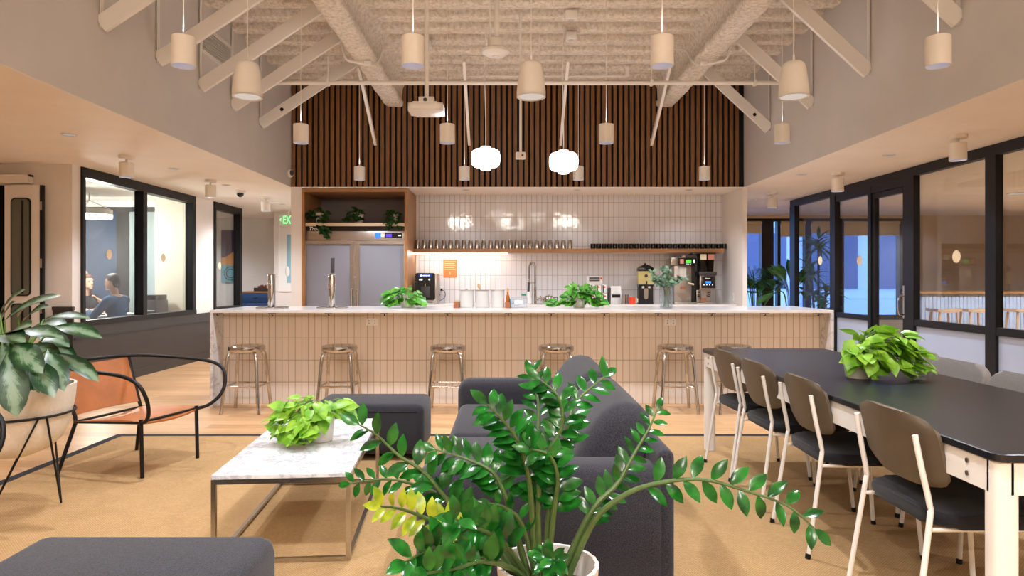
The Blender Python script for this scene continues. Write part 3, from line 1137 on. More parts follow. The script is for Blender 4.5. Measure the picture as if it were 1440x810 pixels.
for k, (xc, sg) in enumerate(((-1.44, 1), (2.05, -1))):
    t = thing('conduit', 'thin white conduit looping down the side of the beam over the %s' % ('fridge', 'coffee brewer')[k], 'conduit', (xc, 7.0, 3.6))
    MB().tube(smooth_pts([(0.10 * sg, 0.9, 0.33), (0.03 * sg, 0.75, 0.27), (0.0, 0.6, 0.10), (-0.05 * sg, 0.45, 0.015), (-0.2 * sg, 0.35, 0.01), (-0.30 * sg, 0.3, 0.05), (-0.34 * sg, 0.28, 0.3)], 5), 0.012).build('tube', M['steelw'], t)
    MB().cbox((-0.08 * sg, 0.42, 0.02), 0.08, 0.03, 0.05, bev=0.005).build('clamp', M['steelw'], t)
t = thing('conduit', 'thin horizontal white conduit under the sprayed ceiling behind the middle bell pendant', 'conduit', (0.1, 8.7, 3.86))
MB().tube([(-0.75, 0, 0.06), (-0.7, 0, 0), (1.4, 0, 0), (1.45, 0, 0.06)], 0.011).build('tube', M['steelw'], t)
MB().box(-0.72, -0.68, -0.02, 0.02, 0.0, 0.12).cbox((1.42, 0, 0.06), 0.04, 0.04, 0.12).build('clamp', M['steelw'], t)


def cyl_pendant(loc, label, ztop, power):
    t = thing('cylinder_pendant', label, 'pendant lamp', loc, 0, 'white cylinder pendants')
    h, r = 0.172, 0.0685
    mb = MB()
    mb.lathe([(0, h), (r - 0.004, h), (r, h - 0.004), (r, 0.0), (r - 0.004, 0.0), (r - 0.004, 0.05), (0, 0.05)], n=32)
    mb.build('lamp_shade', M['lampw'], t)
    MB().lathe([(0, 0.046), (r - 0.005, 0.046), (r - 0.005, 0.049), (0, 0.049)], n=24).build('lens', M['lensb'], t)
    MB().cyl((0, 0, h), (0, 0, ztop - loc[2] - 0.02), 0.0035, n=6).lathe([(0, h + 0.018), (0.008, h + 0.018), (0.012, h), (0, h)], n=10).build('cord', M['lampw'], t)
    MB().lathe([(0, ztop - loc[2] + 0.02), (0.05, ztop - loc[2] + 0.02), (0.05, ztop - loc[2] - 0.02), (0, ztop - loc[2] - 0.02)], n=16).build('canopy', M['lampw'], t)
    l = spot((0, 0, -0.006), power, 128, r=0.03, blend=0.8)
    l.parent = t
    l = spot((0, 0, h + 0.03), P_UPFILL, 165, r=0.05, blend=1.0, up=True)      # added upward fill light; the shade itself is closed on top
    l.parent = t
    return t


PXS = (-1.90, -0.555, 0.905, 2.52)
proto = None
nm = ('nearest and largest row', 'middle row', 'back row by the walnut slats')
for r_, (y, zb) in enumerate(((4.0, 2.525), (6.27, 2.525), (8.75, 2.545), (1.7, 2.52), (-0.5, 2.52))):  # last two rows are unseen, added to brighten the room
    for c_, x in enumerate(PXS):
        lab = 'white cylinder pendant lamp, %s from the fridge side, %s' % (
            ORD[c_], nm[r_] if r_ < 3 else 'unseen row added for light')
        if proto is None:
            proto = cyl_pendant((x, y, zb), lab, 3.96, P_PEND)
        else:
            copy_tree(proto, None, (x, y, zb), None, lab)

for k, px in enumerate((348, 747, 1116)):
    X = (px - CX) * 4.7 / F
    t = thing('bell_pendant', 'large cream bell-shaped pendant, %s' % ('beside the roof braces on the fridge side', 'the middle one over the sofa', 'beside the roof braces on the dining table side')[k],
              'pendant', (X, 4.7, 2.53), 0, 'bell-shaped pendants')
    MB().lathe([(0.10, 0), (0.1, 0.03), (0.097, 0.07), (0.09, 0.13), (0.082, 0.19), (0.072, 0.225), (0.05, 0.242), (0.0, 0.247)], n=36).build('bell', M['lampw'], t)
    MB().lathe([(0, 0.003), (0.088, 0.003), (0.0885, 0.012), (0, 0.012)], n=30).build('grille_disc', M['warmdisc'], t)  # unlit speaker grille; its soft glow is put into the colour
    MB().lathe([(0.089, 0.0), (0.1, -0.002), (0.1, 0.012), (0.089, 0.012)], n=36).build('rim', M['steelw'], t)
    MB().cyl((0, 0, 0.25), (0, 0, 1.45), 0.0035, n=6).cbox((0, 0, 0.265), 0.012, 0.012, 0.05).build('cord', M['steelw'], t)
for k, (px, py) in enumerate(((683, 222), (792.5, 227))):
    q = at(px, py, 7.2)
    t = thing('globe_pendant', 'glowing white opal glass pendant over the bar, %s' % ('nearer the fridge', 'nearer the coffee brewer')[k], 'pendant lamp', q, 0, 'glowing opal pendants')
    MB().lathe([(0, -0.128), (0.05, -0.128), (0.056, -0.122), (0.058, -0.102), (0.09, -0.1), (0.122, -0.093), (0.143, -0.073), (0.15, -0.044), (0.152, -0.005), (0.15, 0.036), (0.143, 0.064), (0.122, 0.083), (0.09, 0.09), (0.056, 0.091), (0, 0.092)], n=36).build('opal_glass', M['globe'], t)
    MB().lathe([(0, 0.12), (0.05, 0.12), (0.055, 0.115), (0.055, 0.088), (0, 0.088)], n=24).build('collar', M['steelw'], t)
    MB().tube(smooth_pts([(0, 0, 0.12), (0.0, 0, 0.4), (-0.01, 0, 0.9), (0, 0, 1.42)], 4), 0.005, n=6).build('cord', M['steelw'], t)


def ceiling_cyl(loc, label, power):
    t = thing('ceiling_spotlight', label, 'ceiling lamp', loc, 0, 'white cylinder ceiling lamps')
    MB().lathe([(0, 0), (0.075, 0), (0.075, -0.03), (0.07, -0.034), (0, -0.034)], n=28).build('canopy', M['lampw'], t)
    MB().cyl((0, 0, -0.034), (0, 0, -0.075), 0.012).build('stem', M['lampw'], t)
    MB().lathe([(0, -0.072), (0.066, -0.072), (0.07, -0.076), (0.07, -0.225), (0.066, -0.225), (0.066, -0.18), (0, -0.18)], n=32).build('lamp_shade', M['lampw'], t)
    MB().lathe([(0, -0.186), (0.064, -0.186), (0.064, -0.182), (0, -0.182)], n=24).build('lens', M['lensb'], t)
    l = spot((0, 0, -0.196), power, 125, r=0.02, blend=0.5)
    l.parent = t
    return t


proto = None
for (px, py, lab) in ((178, 219, 'before the two-pane meeting room window'), (296, 253, 'on the ceiling between the two black framed windows'), (374, 277, 'deep in the corridor near the exit sign'),
                      (1347, 190, 'nearest on the ceiling over the dining table side'), (1178, 243, 'on the ceiling by the glass door of the side room'), (1086, 271, 'on the ceiling by the exterior dusk windows')):
    Y = (ZC - EYE) * F / (CY - py)
    q = Vector(((px - CX) * Y / F, Y, ZC))
    lab = 'white cylinder lamp ' + lab
    if proto is None:
        proto = ceiling_cyl(q, lab, P_CEIL)
    else:
        copy_tree(proto, None, q, None, lab)
for y in (4.6, 2.2, -0.2):  # more unseen lamps, added for overall brightness
    copy_tree(proto, None, (-3.75, y, ZC), None, 'white cylinder lamp added for light on the low ceiling outside the view')
    if y < 4:
        copy_tree(proto, None, (3.8, y, ZC), None, 'white cylinder lamp added for light on the low ceiling outside the view')


def downlight(loc, label, power):
    t = thing('recessed_downlight', label, 'downlight', loc, 0, 'recessed downlights')
    MB().lathe([(0.048, 0.0), (0.062, 0.0), (0.062, -0.006), (0.048, -0.006), (0.048, 0.0)], n=24).build('trim_ring', M['greymetal'], t)
    MB().lathe([(0, -0.002), (0.048, -0.002), (0.048, -0.001), (0, -0.001)], n=20).build('lens', M['lensd'], t)
    l = spot((0, 0, -0.02), power, 120, r=0.03)
    l.parent = t
    return t


for px, py, lab in ((97, 189, 'nearest over the folding door side'), (245, 237, 'above the two-pane meeting room window'), (318, 260, 'above the narrow window near the corridor'), (397, 287, 'beside the exit sign'),
                    (1250, 218, 'nearest over the dining table side'), (1127, 245, 'above the glass door side of the bar'), (1058, 281, 'behind the end of the bar')):
    Y = (ZC - EYE) * F / (CY - py)
    downlight(((px - CX) * Y / F, Y, ZC), 'small round recessed ceiling downlight ' + lab, P_DOWN)
for x in (-0.6, 1.0, 2.6):
    downlight((x, 9.8, ZC), 'small round downlight in the niche soffit %s' % ('by the fridge cabinet', 'over the faucet and tea', 'over the coffee brewer')[int((x + 0.7) / 1.6 + .01)], P_NICHE)

# devices hanging from the deck
q = at(600, 150, 6.2)
t = thing('access_point', 'flat white rounded-square device hanging on a pole before the walnut slats', 'device', q)
MB().prism(rrect(-0.155, 0.155, -0.155, 0.155, 0.05), -0.06, 0.01, bev=0.03, seg=4).build('body', M['steelw'], t)
MB().box(-0.07, 0.07, -0.03, 0.03, 0.01, 0.085, bev=0.004).build('bracket', M['steelw'], t)
MB().lathe([(0, 0), (0.018, 0), (0.018, 0.003), (0, 0.003)], (0, 0, 0), 14, Matrix.Translation((-0.01, -0.034, 0.055)) @ Matrix.Rotation(PI / 2, 4, 'X')).build('knob', M['darkgrey'], t)
MB().cyl((0, 0, 0.08), (0, 0, 4.0 - q.z), 0.02).build('pole', M['steelw'], t)
q = at(697, 72, 6.2)
t = thing('disc_sensor', 'white disc-shaped device on a short pole under the sprayed ceiling', 'device', q)
MB().lathe([(0, -0.055), (0.03, -0.055), (0.034, -0.045), (0.09, -0.04), (0.125, -0.015), (0.128, 0.005), (0.11, 0.02), (0, 0.024)], n=32).build('disc', M['steelw'], t)
MB().lathe([(0, 0.02), (0.07, 0.02), (0.075, 0.10), (0.06, 0.115), (0, 0.115)], n=20).build('neck', M['steelw'], t)
MB().cyl((0.01, 0, 0.1), (0.01, 0, 4.0 - q.z), 0.024).cyl((-0.05, 0, 0.1), (-0.05, 0, 4.0 - q.z), 0.007, n=8).build('pole', M['steelw'], t)
q = at(732, 219, 7.0)
t = thing('hanging_sensor', 'tiny white box sensor on a thin rod between the two glowing pendants', 'sensor', q)
MB().box(-0.05, 0.05, -0.03, 0.03, -0.035, 0.035, bev=0.01).build('body', M['steelw'], t)
MB().lathe([(0, 0), (0.012, 0), (0.008, 0.012), (0, 0.014)], (0, 0, 0), 12, Matrix.Translation((0.02, -0.03, 0)) @ Matrix.Rotation(PI / 2, 4, 'X')).build('eye', M['darkgrey'], t)
MB().cyl((0, 0, 0.03), (0, 0, 4.0 - q.z), 0.012, n=8).build('rod', M['steelw'], t)
t = thing('security_camera', 'small white dome camera at the edge of the walnut slats', 'camera', (XL + 0.03, YS - 0.12, 2.73))
MB().ell((0, 0, 0), 0.05, 0.05, 0.06).build('housing', M['steelw'], t)
MB().ell((0.03, -0.028, 0), 0.03, 0.03, 0.04).build('lens', M['darkgrey'], t)
MB().cyl((-0.04, 0, 0), (-0.04, 0.12, 0), 0.02).build('arm', M['steelw'], t)
t = thing('security_camera', 'black dome camera under the low ceiling near the narrow window', 'camera', (-3.86, 9.85, ZC))
MB().lathe([(0, 0), (0.075, 0), (0.075, -0.03), (0.06, -0.04), (0, -0.04)], n=20).build('base', M['steelw'], t)
MB().ell((0, 0, -0.05), 0.05, 0.05, 0.05).build('dome', M['blackgloss'], t)

# ------------------------------------------------------------------ rug
t = thing('rug', 'large tan woven rug with a black border on the oak floor', 'rug', (0.07, 2.9, 0))
x0, x1, y0, y1 = -3.26, 3.26, -2.7, 2.685
MB().box(x0 + 0.07, x1 - 0.07, y0 + 0.07, y1 - 0.07, 0.001, 0.009).build('pile', M['rug'], t)
mb = MB()
mb.box(x0, x1, y1 - 0.07, y1, 0.001, 0.010).box(x0, x1, y0, y0 + 0.07, 0.001, 0.010)
mb.box(x0, x0 + 0.07, y0 + 0.07, y1 - 0.07, 0.001, 0.010).box(x1 - 0.07, x1, y0 + 0.07, y1 - 0.07, 0.001, 0.010)
mb.build('border', plain('black rug binding', (34, 33, 36), 0.9, bump=0.3, bs=400), t)
RZ = 0.0095

# ------------------------------------------------------------------ seating
t = thing('coffee_table', 'low white marble coffee table on a square steel frame', 'coffee table', (-1.06, 3.65, RZ), math.radians(4.5))
MB().box(-0.305, 0.305, -0.60, 0.60, 0.376, 0.398, bev=0.003, seg=1).build('table_top', M['marble'], t)
mb = MB()
for x in (-0.295, 0.295):
    mb.box(x - 0.01, x + 0.01, -0.60, 0.60, 0.356, 0.376)
for y in (-0.59, 0.59):
    mb.box(-0.285, 0.285, y - 0.01, y + 0.01, 0.356, 0.376)
mb.build('top_frame', M['brushed'], t)
mb = MB()
for x in (-0.295, 0.295):
    mb.box(x - 0.01, x + 0.01, -0.58, 0.58, 0.0, 0.02)
for y in (-0.59, 0.59):
    mb.box(-0.285, 0.285, y - 0.01, y + 0.01, 0.0, 0.02)
mb.build('floor_frame', M['brushed'], t)
for x in (-0.295, 0.295):
    for y in (-0.59, 0.59):
        MB().box(x - 0.01, x + 0.01, y - 0.01, y + 0.01, 0.0, 0.356).build('leg', M['brushed'], t)


def ottoman(loc, w, dpt, h, label):
    t = thing('ottoman', label, 'ottoman', loc)
    MB().box(-w / 2, w / 2, -dpt / 2, dpt / 2, 0.04, h, bev=0.055, seg=5).build('cushion', M['sofa'], t, ang=60)
    mb = MB()
    mb.tube(smooth_pts([(-w / 2 + 0.05, -dpt / 2 + 0.0, h - 0.05), (w / 2 - 0.05, -dpt / 2 + 0.0, h - 0.05)], 2), 0.004, n=6)
    mb.build('piping', M['sofa'], t)
    for x in (-1, 1):
        for y in (-1, 1):
            MB().cyl((x * (w / 2 - 0.09), y * (dpt / 2 - 0.09), 0), (x * (w / 2 - 0.09), y * (dpt / 2 - 0.09), 0.06), 0.022).build('foot', M['black'], t)
    return t


ottoman((-0.985, 5.0, RZ), 0.80, 0.50, 0.395, 'charcoal wool ottoman beyond the marble coffee table')
ottoman((-1.20, 2.02, RZ), 0.82, 0.68, 0.395, 'charcoal wool ottoman in the near corner in front of the marble table')

t = thing('sofa', 'charcoal wool sofa with thick arms behind the tall potted plant', 'sofa', (0.14, 3.70, RZ))
MB().box(-0.44, 0.42, -0.98, 0.98, 0.06, 0.27, bev=0.03, seg=3).build('base', M['sofa'], t)
for y0, y1 in ((-0.955, -0.004), (0.004, 0.955)):
    mb = MB()
    rows = []
    for i in range(13):
        u = i / 12
        row = []
        for j in range(13):
            v = j / 12
            ex = min(u, 1 - u) * 12
            ey = min(v, 1 - v) * 12
            puff = 0.02 * (1 - (2 * u - 1) ** 2) * (1 - (2 * v - 1) ** 2)
            row.append((u, v, puff))
        rows.append(row)
    mb.box(-0.47, 0.20, y0, y1, 0.26, 0.425, bev=0.055, seg=5)
    o = mb.build('seat_cushion', M['sofa'], t, ang=60)
for y0, y1, zt in ((-1.21, -0.96, 0.575), (0.96, 1.20, 0.575)):
    MB().box(-0.485, 0.46, y0, y1, 0.05, zt, bev=0.085, seg=6).build('arm', M['sofa'], t, ang=60)
prof = [(0.13, 0.30), (0.13, 0.42), (0.15, 0.52), (0.20, 0.62), (0.255, 0.70), (0.31, 0.735), (0.36, 0.742), (0.41, 0.735), (0.445, 0.70), (0.455, 0.62), (0.455, 0.3)]
for y0, y1 in ((-0.955, -0.003), (0.003, 1.06)):
    mb = MB()
    n = 12
    rings = []
    for i in range(n + 1):
        u = i / n
        e = min(u, 1 - u) * (y1 - y0)
        k = 1 - 0.5 * max(0, (0.07 - e) / 0.07) ** 2 * 0.5
        y = y0 + (y1 - y0) * u
        bul = 0.018 * (1 - (2 * u - 1) ** 4)
        rings.append([mb.bm.verts.new((0.30 + (x - 0.30) * k - (bul if x < 0.25 else 0), y, 0.45 + (z - 0.45) * (k if z > 0.45 else 1) + (bul * 0.7 if z > 0.6 else 0))) for x, z in prof])
    for a, b in zip(rings, rings[1:]):
        for j in range(len(prof)):
            q = (j + 1) % len(prof)
            mb.bm.faces.new((a[j], a[q], b[q], b[j]))
    mb.bm.faces.new(rings[0])
    mb.bm.faces.new(list(reversed(rings[-1])))
    mb.build('back_cushion', M['sofa'], t, ang=60)
MB().box(0.415, 0.475, -1.20, 1.19, 0.05, 0.64, bev=0.028, seg=4).build('back_panel', M['sofa'], t, ang=60)
for x in (-0.38, 0.38):
    for y in (-1.1, 1.1):
        MB().cyl((x, y, 0), (x, y, 0.07), 0.025).build('foot', M['black'], t)


def armchair(loc, rz, label):
    t = thing('armchair', label, 'armchair', loc, rz, 'leather lounge chairs')
    # seat and back slings
    rows = []
    for i in range(9):
        u = i / 8
        x = -0.235 + 0.50 * u
        hw = 0.285 + (-0.02) * u
        z0 = 0.335 + 0.03 * u
        rows.append([(x + (0.03 * (1 - v * v) if i == 8 else 0), hw * v, z0 - 0.025 * (1 - v * v) * (1 - 0.4 * u) - (0.018 * max(0, u - 0.85) / 0.15)) for v in [-1 + 2 * j / 10 for j in range(11)]])
    MB().sheet(rows, 0.012).build('seat', M['leather'], t, ang=50)
    rows = []
    for i in range(8):
        u = i / 7
        z = 0.375 + 0.315 * u
        hw = 0.268 + 0.035 * u
        rows.append([(-0.245 - 0.135 * u - 0.035 * (1 - v * v), hw * v, z - 0.01 * (1 - v * v) * u) for v in [-1 + 2 * j / 10 for j in range(11)]])
    MB().sheet(rows, 0.012).build('backrest', M['leather'], t, ang=50)
    ring = [(0.265, -0.25, 0.35), (0.34, -0.285, 0.375), (0.40, -0.33, 0.44), (0.415, -0.365, 0.53), (0.375, -0.39, 0.62), (0.26, -0.40, 0.668), (0.05, -0.395, 0.685), (-0.18, -0.375, 0.697), (-0.33, -0.325, 0.702), (-0.41, -0.22, 0.704), (-0.44, 0.0, 0.704)]
    full = ring + [(x, -y, z) for x, y, z in reversed(ring[:-1])]
    MB().tube(smooth_pts(full, 6), 0.0125, n=10).build('arm_hoop', M['black'], t)
    for s in (-1, 1):
        MB().cyl((0.265, s * 0.25, 0.37), (0.275, s * 0.25, 0.0), 0.0125, n=10).build('leg', M['black'], t)
        MB().tube([(-0.385, s * 0.305, 0.70), (-0.245, s * 0.268, 0.37), (-0.235, s * 0.272, 0.33), (-0.325, s * 0.325, 0.0)], 0.0125, n=10).build('leg', M['black'], t)
    mb = MB()
    mb.cyl((0.262, -0.25, 0.352), (0.262, 0.25, 0.352), 0.009, n=8)
    mb.cyl((-0.238, -0.27, 0.333), (-0.238, 0.27, 0.333), 0.009, n=8)
    for s in (-1, 1):
        mb.cyl((0.262, s * 0.262, 0.352), (-0.238, s * 0.278, 0.333), 0.009, n=8)
    mb.build('seat_frame', M['black'], t)
    return t


a = armchair((-2.53, 4.67, RZ), math.radians(-15.5), 'tan leather armchair with a black tube arm hoop beside the marble table')
copy_tree(a, None, (-2.80, 2.86, RZ), 0.0, 'armchair whose black arm hoop alone shows below the round planter')

# ------------------------------------------------------------------ dining table and chairs
TX0, TX1, TY0, TY1, TZ = 1.455, 2.37, 2.03, 5.13, 0.757
t = thing('dining_table', 'long black-topped dining table with a white steel frame', 'table', ((TX0 + TX1) / 2, (TY0 + TY1) / 2, 0))
hx, hy = (TX1 - TX0) / 2, (TY1 - TY0) / 2
MB().prism(rrect(-hx, hx, -hy, hy, 0.032, 3), TZ - 0.026, TZ, bev=0.003, seg=1).build('table_top', M['tabletop'], t)
mb = MB()
for s in (-1, 1):
    mb.box(s * (hx - 0.022) - 0.012, s * (hx - 0.022) + 0.012, -hy + 0.05, hy - 0.05, TZ - 0.125, TZ - 0.026)
    mb.box(-hx + 0.05, hx - 0.05, s * (hy - 0.022) - 0.012, s * (hy - 0.022) + 0.012, TZ - 0.125, TZ - 0.026)
mb.build('apron', M['steelw'], t)
for sx in (-1, 1):
    for yy in (-hy + 0.145, hy - 0.145):
        for z in (TZ - 0.055, TZ - 0.095):
            MB().cyl((sx * (hx - 0.0105), yy, z), (sx * (hx - 0.006), yy, z), 0.008, n=10).build('bolt', M['darksteel'], t)
for sx in (-1, 1):
    for sy in (-1, 1):
        MB().prism([(x + sx * (hx - 0.048), y + sy * (hy - 0.048)) for x, y in rrect(-0.038, 0.038, -0.038, 0.038, 0.028, 4)], 0.0095, TZ - 0.026).build('leg', M['steelw'], t)


def dining_chair(loc, rz, label, padded):
    g = 'taupe padded chairs beyond the table' if padded else 'black seated shell chairs along the table'
    t = thing('dining_chair', label, 'chair', loc, rz, g)
    MB().prism(rrect(-0.215, 0.235, -0.24, 0.24, 0.09, 6), 0.425, 0.475, bev=0.02, seg=3).build('seat', M['seatblack'] if not padded else M['greyfab'], t, ang=50)
    rows = []
    n = 14
    z0, z1 = (0.545, 0.80) if not padded else (0.50, 0.805)
    for i in range(n + 1):
        u = i / n
        a = abs(2 * u - 1)
        hw = 0.25 * max(0.001, 1 - 0.24 * max(0, (a - 0.55) / 0.45) ** 3.0)
        z = z0 + (z1 - z0) * u
        row = []
        for j in range(15):
            v = -1 + 2 * j / 14
            zz = z - (0.022 * abs(v) ** 4 if u > 0.5 else -0.016 * abs(v) ** 4) * a ** 2
            row.append((-0.205 - 0.055 * u + 0.035 * v * v, hw * v, zz))
        rows.append(row)
    if not padded:
        MB().sheet(rows, 0.014).build('backrest', M['ply'], t, ang=60)
    else:
        YZ = Matrix(((0, 0, 1, 0), (1, 0, 0, 0), (0, 1, 0, 0), (0, 0, 0, 1)))
        MB().prism(rrect(-0.255, 0.255, -0.155, 0.155, 0.11, 8), -0.026, 0.026, bev=0.024, seg=4, M=Matrix.Translation((-0.232, 0, 0.655)) @ Matrix.Rotation(-0.2, 4, 'Y') @ YZ).build('backrest', M['greyfab'], t, ang=60)
    for s in (-1, 1):
        MB().tube(smooth_pts([(-0.262, s * 0.195, 0.735), (-0.242, s * 0.20, 0.62), (-0.218, s * 0.205, 0.50), (-0.222, s * 0.21, 0.44), (-0.285, s * 0.228, 0.012)], 4), 0.010, n=10).build('leg', M['steelw'], t)
        MB().tube([(0.17, s * 0.20, 0.42), (0.19, s * 0.205, 0.40), (0.225, s * 0.225, 0.012)], 0.010, n=10).build('leg', M['steelw'], t)
        MB().cyl((-0.29, s * 0.229, 0.0), (-0.286, s * 0.228, 0.022), 0.012, n=10).build('glide', M['black'], t)
        MB().cyl((0.228, s * 0.226, 0.0), (0.225, s * 0.225, 0.022), 0.012, n=10).build('glide', M['black'], t)
    mb = MB()
    for s in (-1, 1):
        mb.cyl((-0.222, s * 0.205, 0.415), (0.19, s * 0.20, 0.415), 0.008, n=8)
    mb.cyl((0.15, -0.2, 0.415), (0.15, 0.2, 0.415), 0.008, n=8)
    mb.cyl((-0.12, -0.205, 0.415), (-0.12, 0.205, 0.415), 0.008, n=8)
    mb.build('under_frame', M['steelw'], t)
    return t


ch = None
for k, (x, y) in enumerate(((1.655, 2.53), (1.66, 3.32), (1.66, 3.95), (1.67, 4.52))):
    lab = 'olive brown shell chair with black seat at the black table, %s' % ('the nearest', 'second nearest', 'third nearest', 'the farthest')[k]
    if ch is None:
        ch = dining_chair((x, y, RZ), 0, lab, False)
    else:
        copy_tree(ch, None, (x, y, RZ), math.radians((0, -2, 1, 3)[k]), lab)
ch = None
for k, (x, y) in enumerate(((2.42, 4.46), (2.30, 3.86), (2.24, 3.27), (2.24, 2.62))):
    lab = 'taupe padded chair beyond the black table, %s' % ('just behind the lime plant', 'second, its whole rounded top showing', 'third, cut by the frame edge', 'nearest, only its seat showing')[k]
    if ch is None:
        ch = dining_chair((x, y, RZ), PI, lab, True)
    else:
        copy_tree(ch, None, (x, y, RZ), PI, lab)

# ------------------------------------------------------------------ bar stools
t0 = None
for k, px in enumerate((348, 478, 630, 782, 949, 1030)):
    x = (px - CX) * 6.62 / F
    lab = 'polished aluminium bar stool at the tiled bar, %s from the leather chair end' % ORD[k]
    if t0 is None:
        t0 = thing('bar_stool', lab, 'stool', (x, 6.60, 0), 0, 'polished stools along the bar')
        MB().lathe([(0, 0.618), (0.10, 0.622), (0.146, 0.636), (0.160, 0.637), (0.169, 0.630), (0.172, 0.61), (0.170, 0.588), (0.16, 0.578), (0.12, 0.574), (0, 0.574)], n=36).build('seat', M['chrome'], t0)
        for sx in (-1, 1):
            for sy in (-1, 1):
                MB().tube(smooth_pts([(sx * 0.07, sy * 0.07, 0.578), (sx * 0.115, sy * 0.105, 0.570), (sx * 0.135, sy * 0.125, 0.52), (sx * 0.152, sy * 0.145, 0.30), (sx * 0.178, sy * 0.172, 0.0)], 5), 0.0165, n=12).build('leg', M['chrome'], t0)
        q = 0.155
        p = [(-q, -q + 0.008, 0.255), (q, -q + 0.008, 0.255), (q, q - 0.008, 0.255), (-q, q - 0.008, 0.255)]
        MB().tube(p, 0.011, n=8, closed=True).build('foot_rail', M['chrome'], t0)
        MB().lathe([(0, 0.583), (0.1, 0.583), (0.1, 0.565), (0, 0.565)], n=20).build('seat_mount', M['darksteel'], t0)
    else:
        copy_tree(t0, None, (x, 6.60, 0), None, lab)

t0 = None  # added fill lamps, unseen, to brighten walls, ceiling and front faces
for x in (-1.6, 0.15, 1.9):
    lab = 'large white opal drum pendant added as fill light behind the viewpoint'
    if t0 is None:
        t0 = thing('drum_pendant', lab, 'pendant lamp', (x, -1.6, 3.0), 0, 'added fill pendants')
        MB().lathe([(0, 0), (0.33, 0), (0.36, 0.03), (0.36, 0.25), (0.33, 0.28), (0, 0.28)], n=36).build('fill_shade', emis('added fill glow', (255, 246, 234), P_FILL), t0)
        MB().cyl((0, 0, 0.28), (0, 0, 0.98), 0.006, n=6).build('cord', M['steelw'], t0)
    else:
        copy_tree(t0, None, (x, -1.6, 3.0), None, lab)
# ------------------------------------------------------------------ bar counter
BX0, BX1, BY0, BT, BYB, BZ = -2.945, 3.225, 6.75, 6.98, 7.75, 0.97
t = thing('bar_counter', 'long tiled bar with a white marble top and waterfall ends', 'bar counter', (0, 6.75, 0))
MB().box(BX0, BX1, 0, BYB - BY0, BZ - 0.03, BZ, bev=0.002, seg=1).build('counter_top', M['quartz'], t)
for x in (BX0, BX1 - 0.03):
    MB().box(x, x + 0.03, 0, BYB - BY0, 0.0, BZ - 0.03).build('end_panel', M['marble'], t)
MB().box(BX0 + 0.03, BX1 - 0.03, BT - BY0, BT - BY0 + 0.08, 0.0, BZ - 0.03).build('tiled_front', M['bartile'], t)
MB().box(BX0 + 0.03, BX1 - 0.03, BT - BY0 + 0.08, BYB - BY0 - 0.05, 0.05, BZ - 0.03).build('cabinet_body', M['wall'], t)
for px in (307, 384, 463, 541, 630, 715, 775, 850, 925, 1000, 1075, 1150):
    x = (px - CX) * 6.80 / F
    mb = MB()
    mb.box(x - 0.035, x + 0.035, 0.01, 0.08, BZ - 0.036, BZ - 0.03)
    mb.tube([(x, 0.02, BZ - 0.036), (x, 0.02, BZ - 0.05), (x, 0.035, BZ - 0.06), (x, 0.055, BZ - 0.052)], 0.004, n=6)
    mb.build('bag_hook', M['black'], t)
for px in (523, 943):
    x = (px - CX) * 6.97 / F
    mb = MB()
    mb.box(x - 0.06, x + 0.06, BT - BY0 - 0.006, BT - BY0, 0.80, 0.875, bev=0.002, seg=1)
    o = mb.build('outlet', M['paper'], t)
    mb = MB()
    for dx in (-0.03, 0.03):
        for dz in (-0.012, 0.012):
            mb.box(x + dx - 0.003, x + dx + 0.003, BT - BY0 - 0.0075, BT - BY0 - 0.006, 0.8375 + dz - 0.007, 0.8375 + dz + 0.007)
    mb.build('outlet_slot', M['darkgrey'], o)

# beer taps
for k, px in enumerate((382, 467)):
    x = (px - CX) * 7.2 / F
    t = thing('drink_tap', ('plain polished tap column on the bar end near the corridor', 'polished tap column with a black handle on the bar before the fridge')[k], 'tap', (x, 7.2, BZ), 0, None)
    MB().prism(rrect(-0.035, 0.035, -0.04, 0.04, 0.03, 5), 0.012, 0.355, bev=0.004, seg=2).build('column', M['chrome'], t, ang=50)
    MB().box(-0.045, 0.045, -0.05, 0.05, 0, 0.012, bev=0.004).build('base_plate', M['chrome'], t)
    for a, b in ((-0.145, -0.05), (0.05, 0.16)):
        tr = MB().box(a, b, -0.07, 0.07, 0, 0.014, bev=0.003).build('drip_tray', M['steel'], t)
        mb = MB()
        for i in range(5):
            mb.box(a + 0.01, b - 0.01, -0.055 + 0.024 * i, -0.045 + 0.024 * i, 0.014, 0.0155)
        mb.build('tray_slots', M['darkgrey'], tr)
    mb = MB()
    mb.tube(smooth_pts([(-0.01, -0.04, 0.27), (-0.01, -0.075, 0.272), (-0.01, -0.095, 0.25), (-0.01, -0.10, 0.21)], 4), 0.011)
    mb.cyl((-0.01, -0.05, 0.25), (-0.01, -0.05, 0.29), 0.014)
    mb.build('spout', M['chrome'], t)
    if k == 1:
        MB().prism([(-0.014, 0.37), (0.022, 0.37), (0.028, 0.53), (-0.012, 0.53)], -0.012, 0.012, bev=0.004, seg=2, M=XZ).build('handle', M['darkgrey'], t)
        MB().cyl((0.004, 0, 0.35), (0.004, 0, 0.375), 0.009).build('handle_pin', M['chrome'], t)

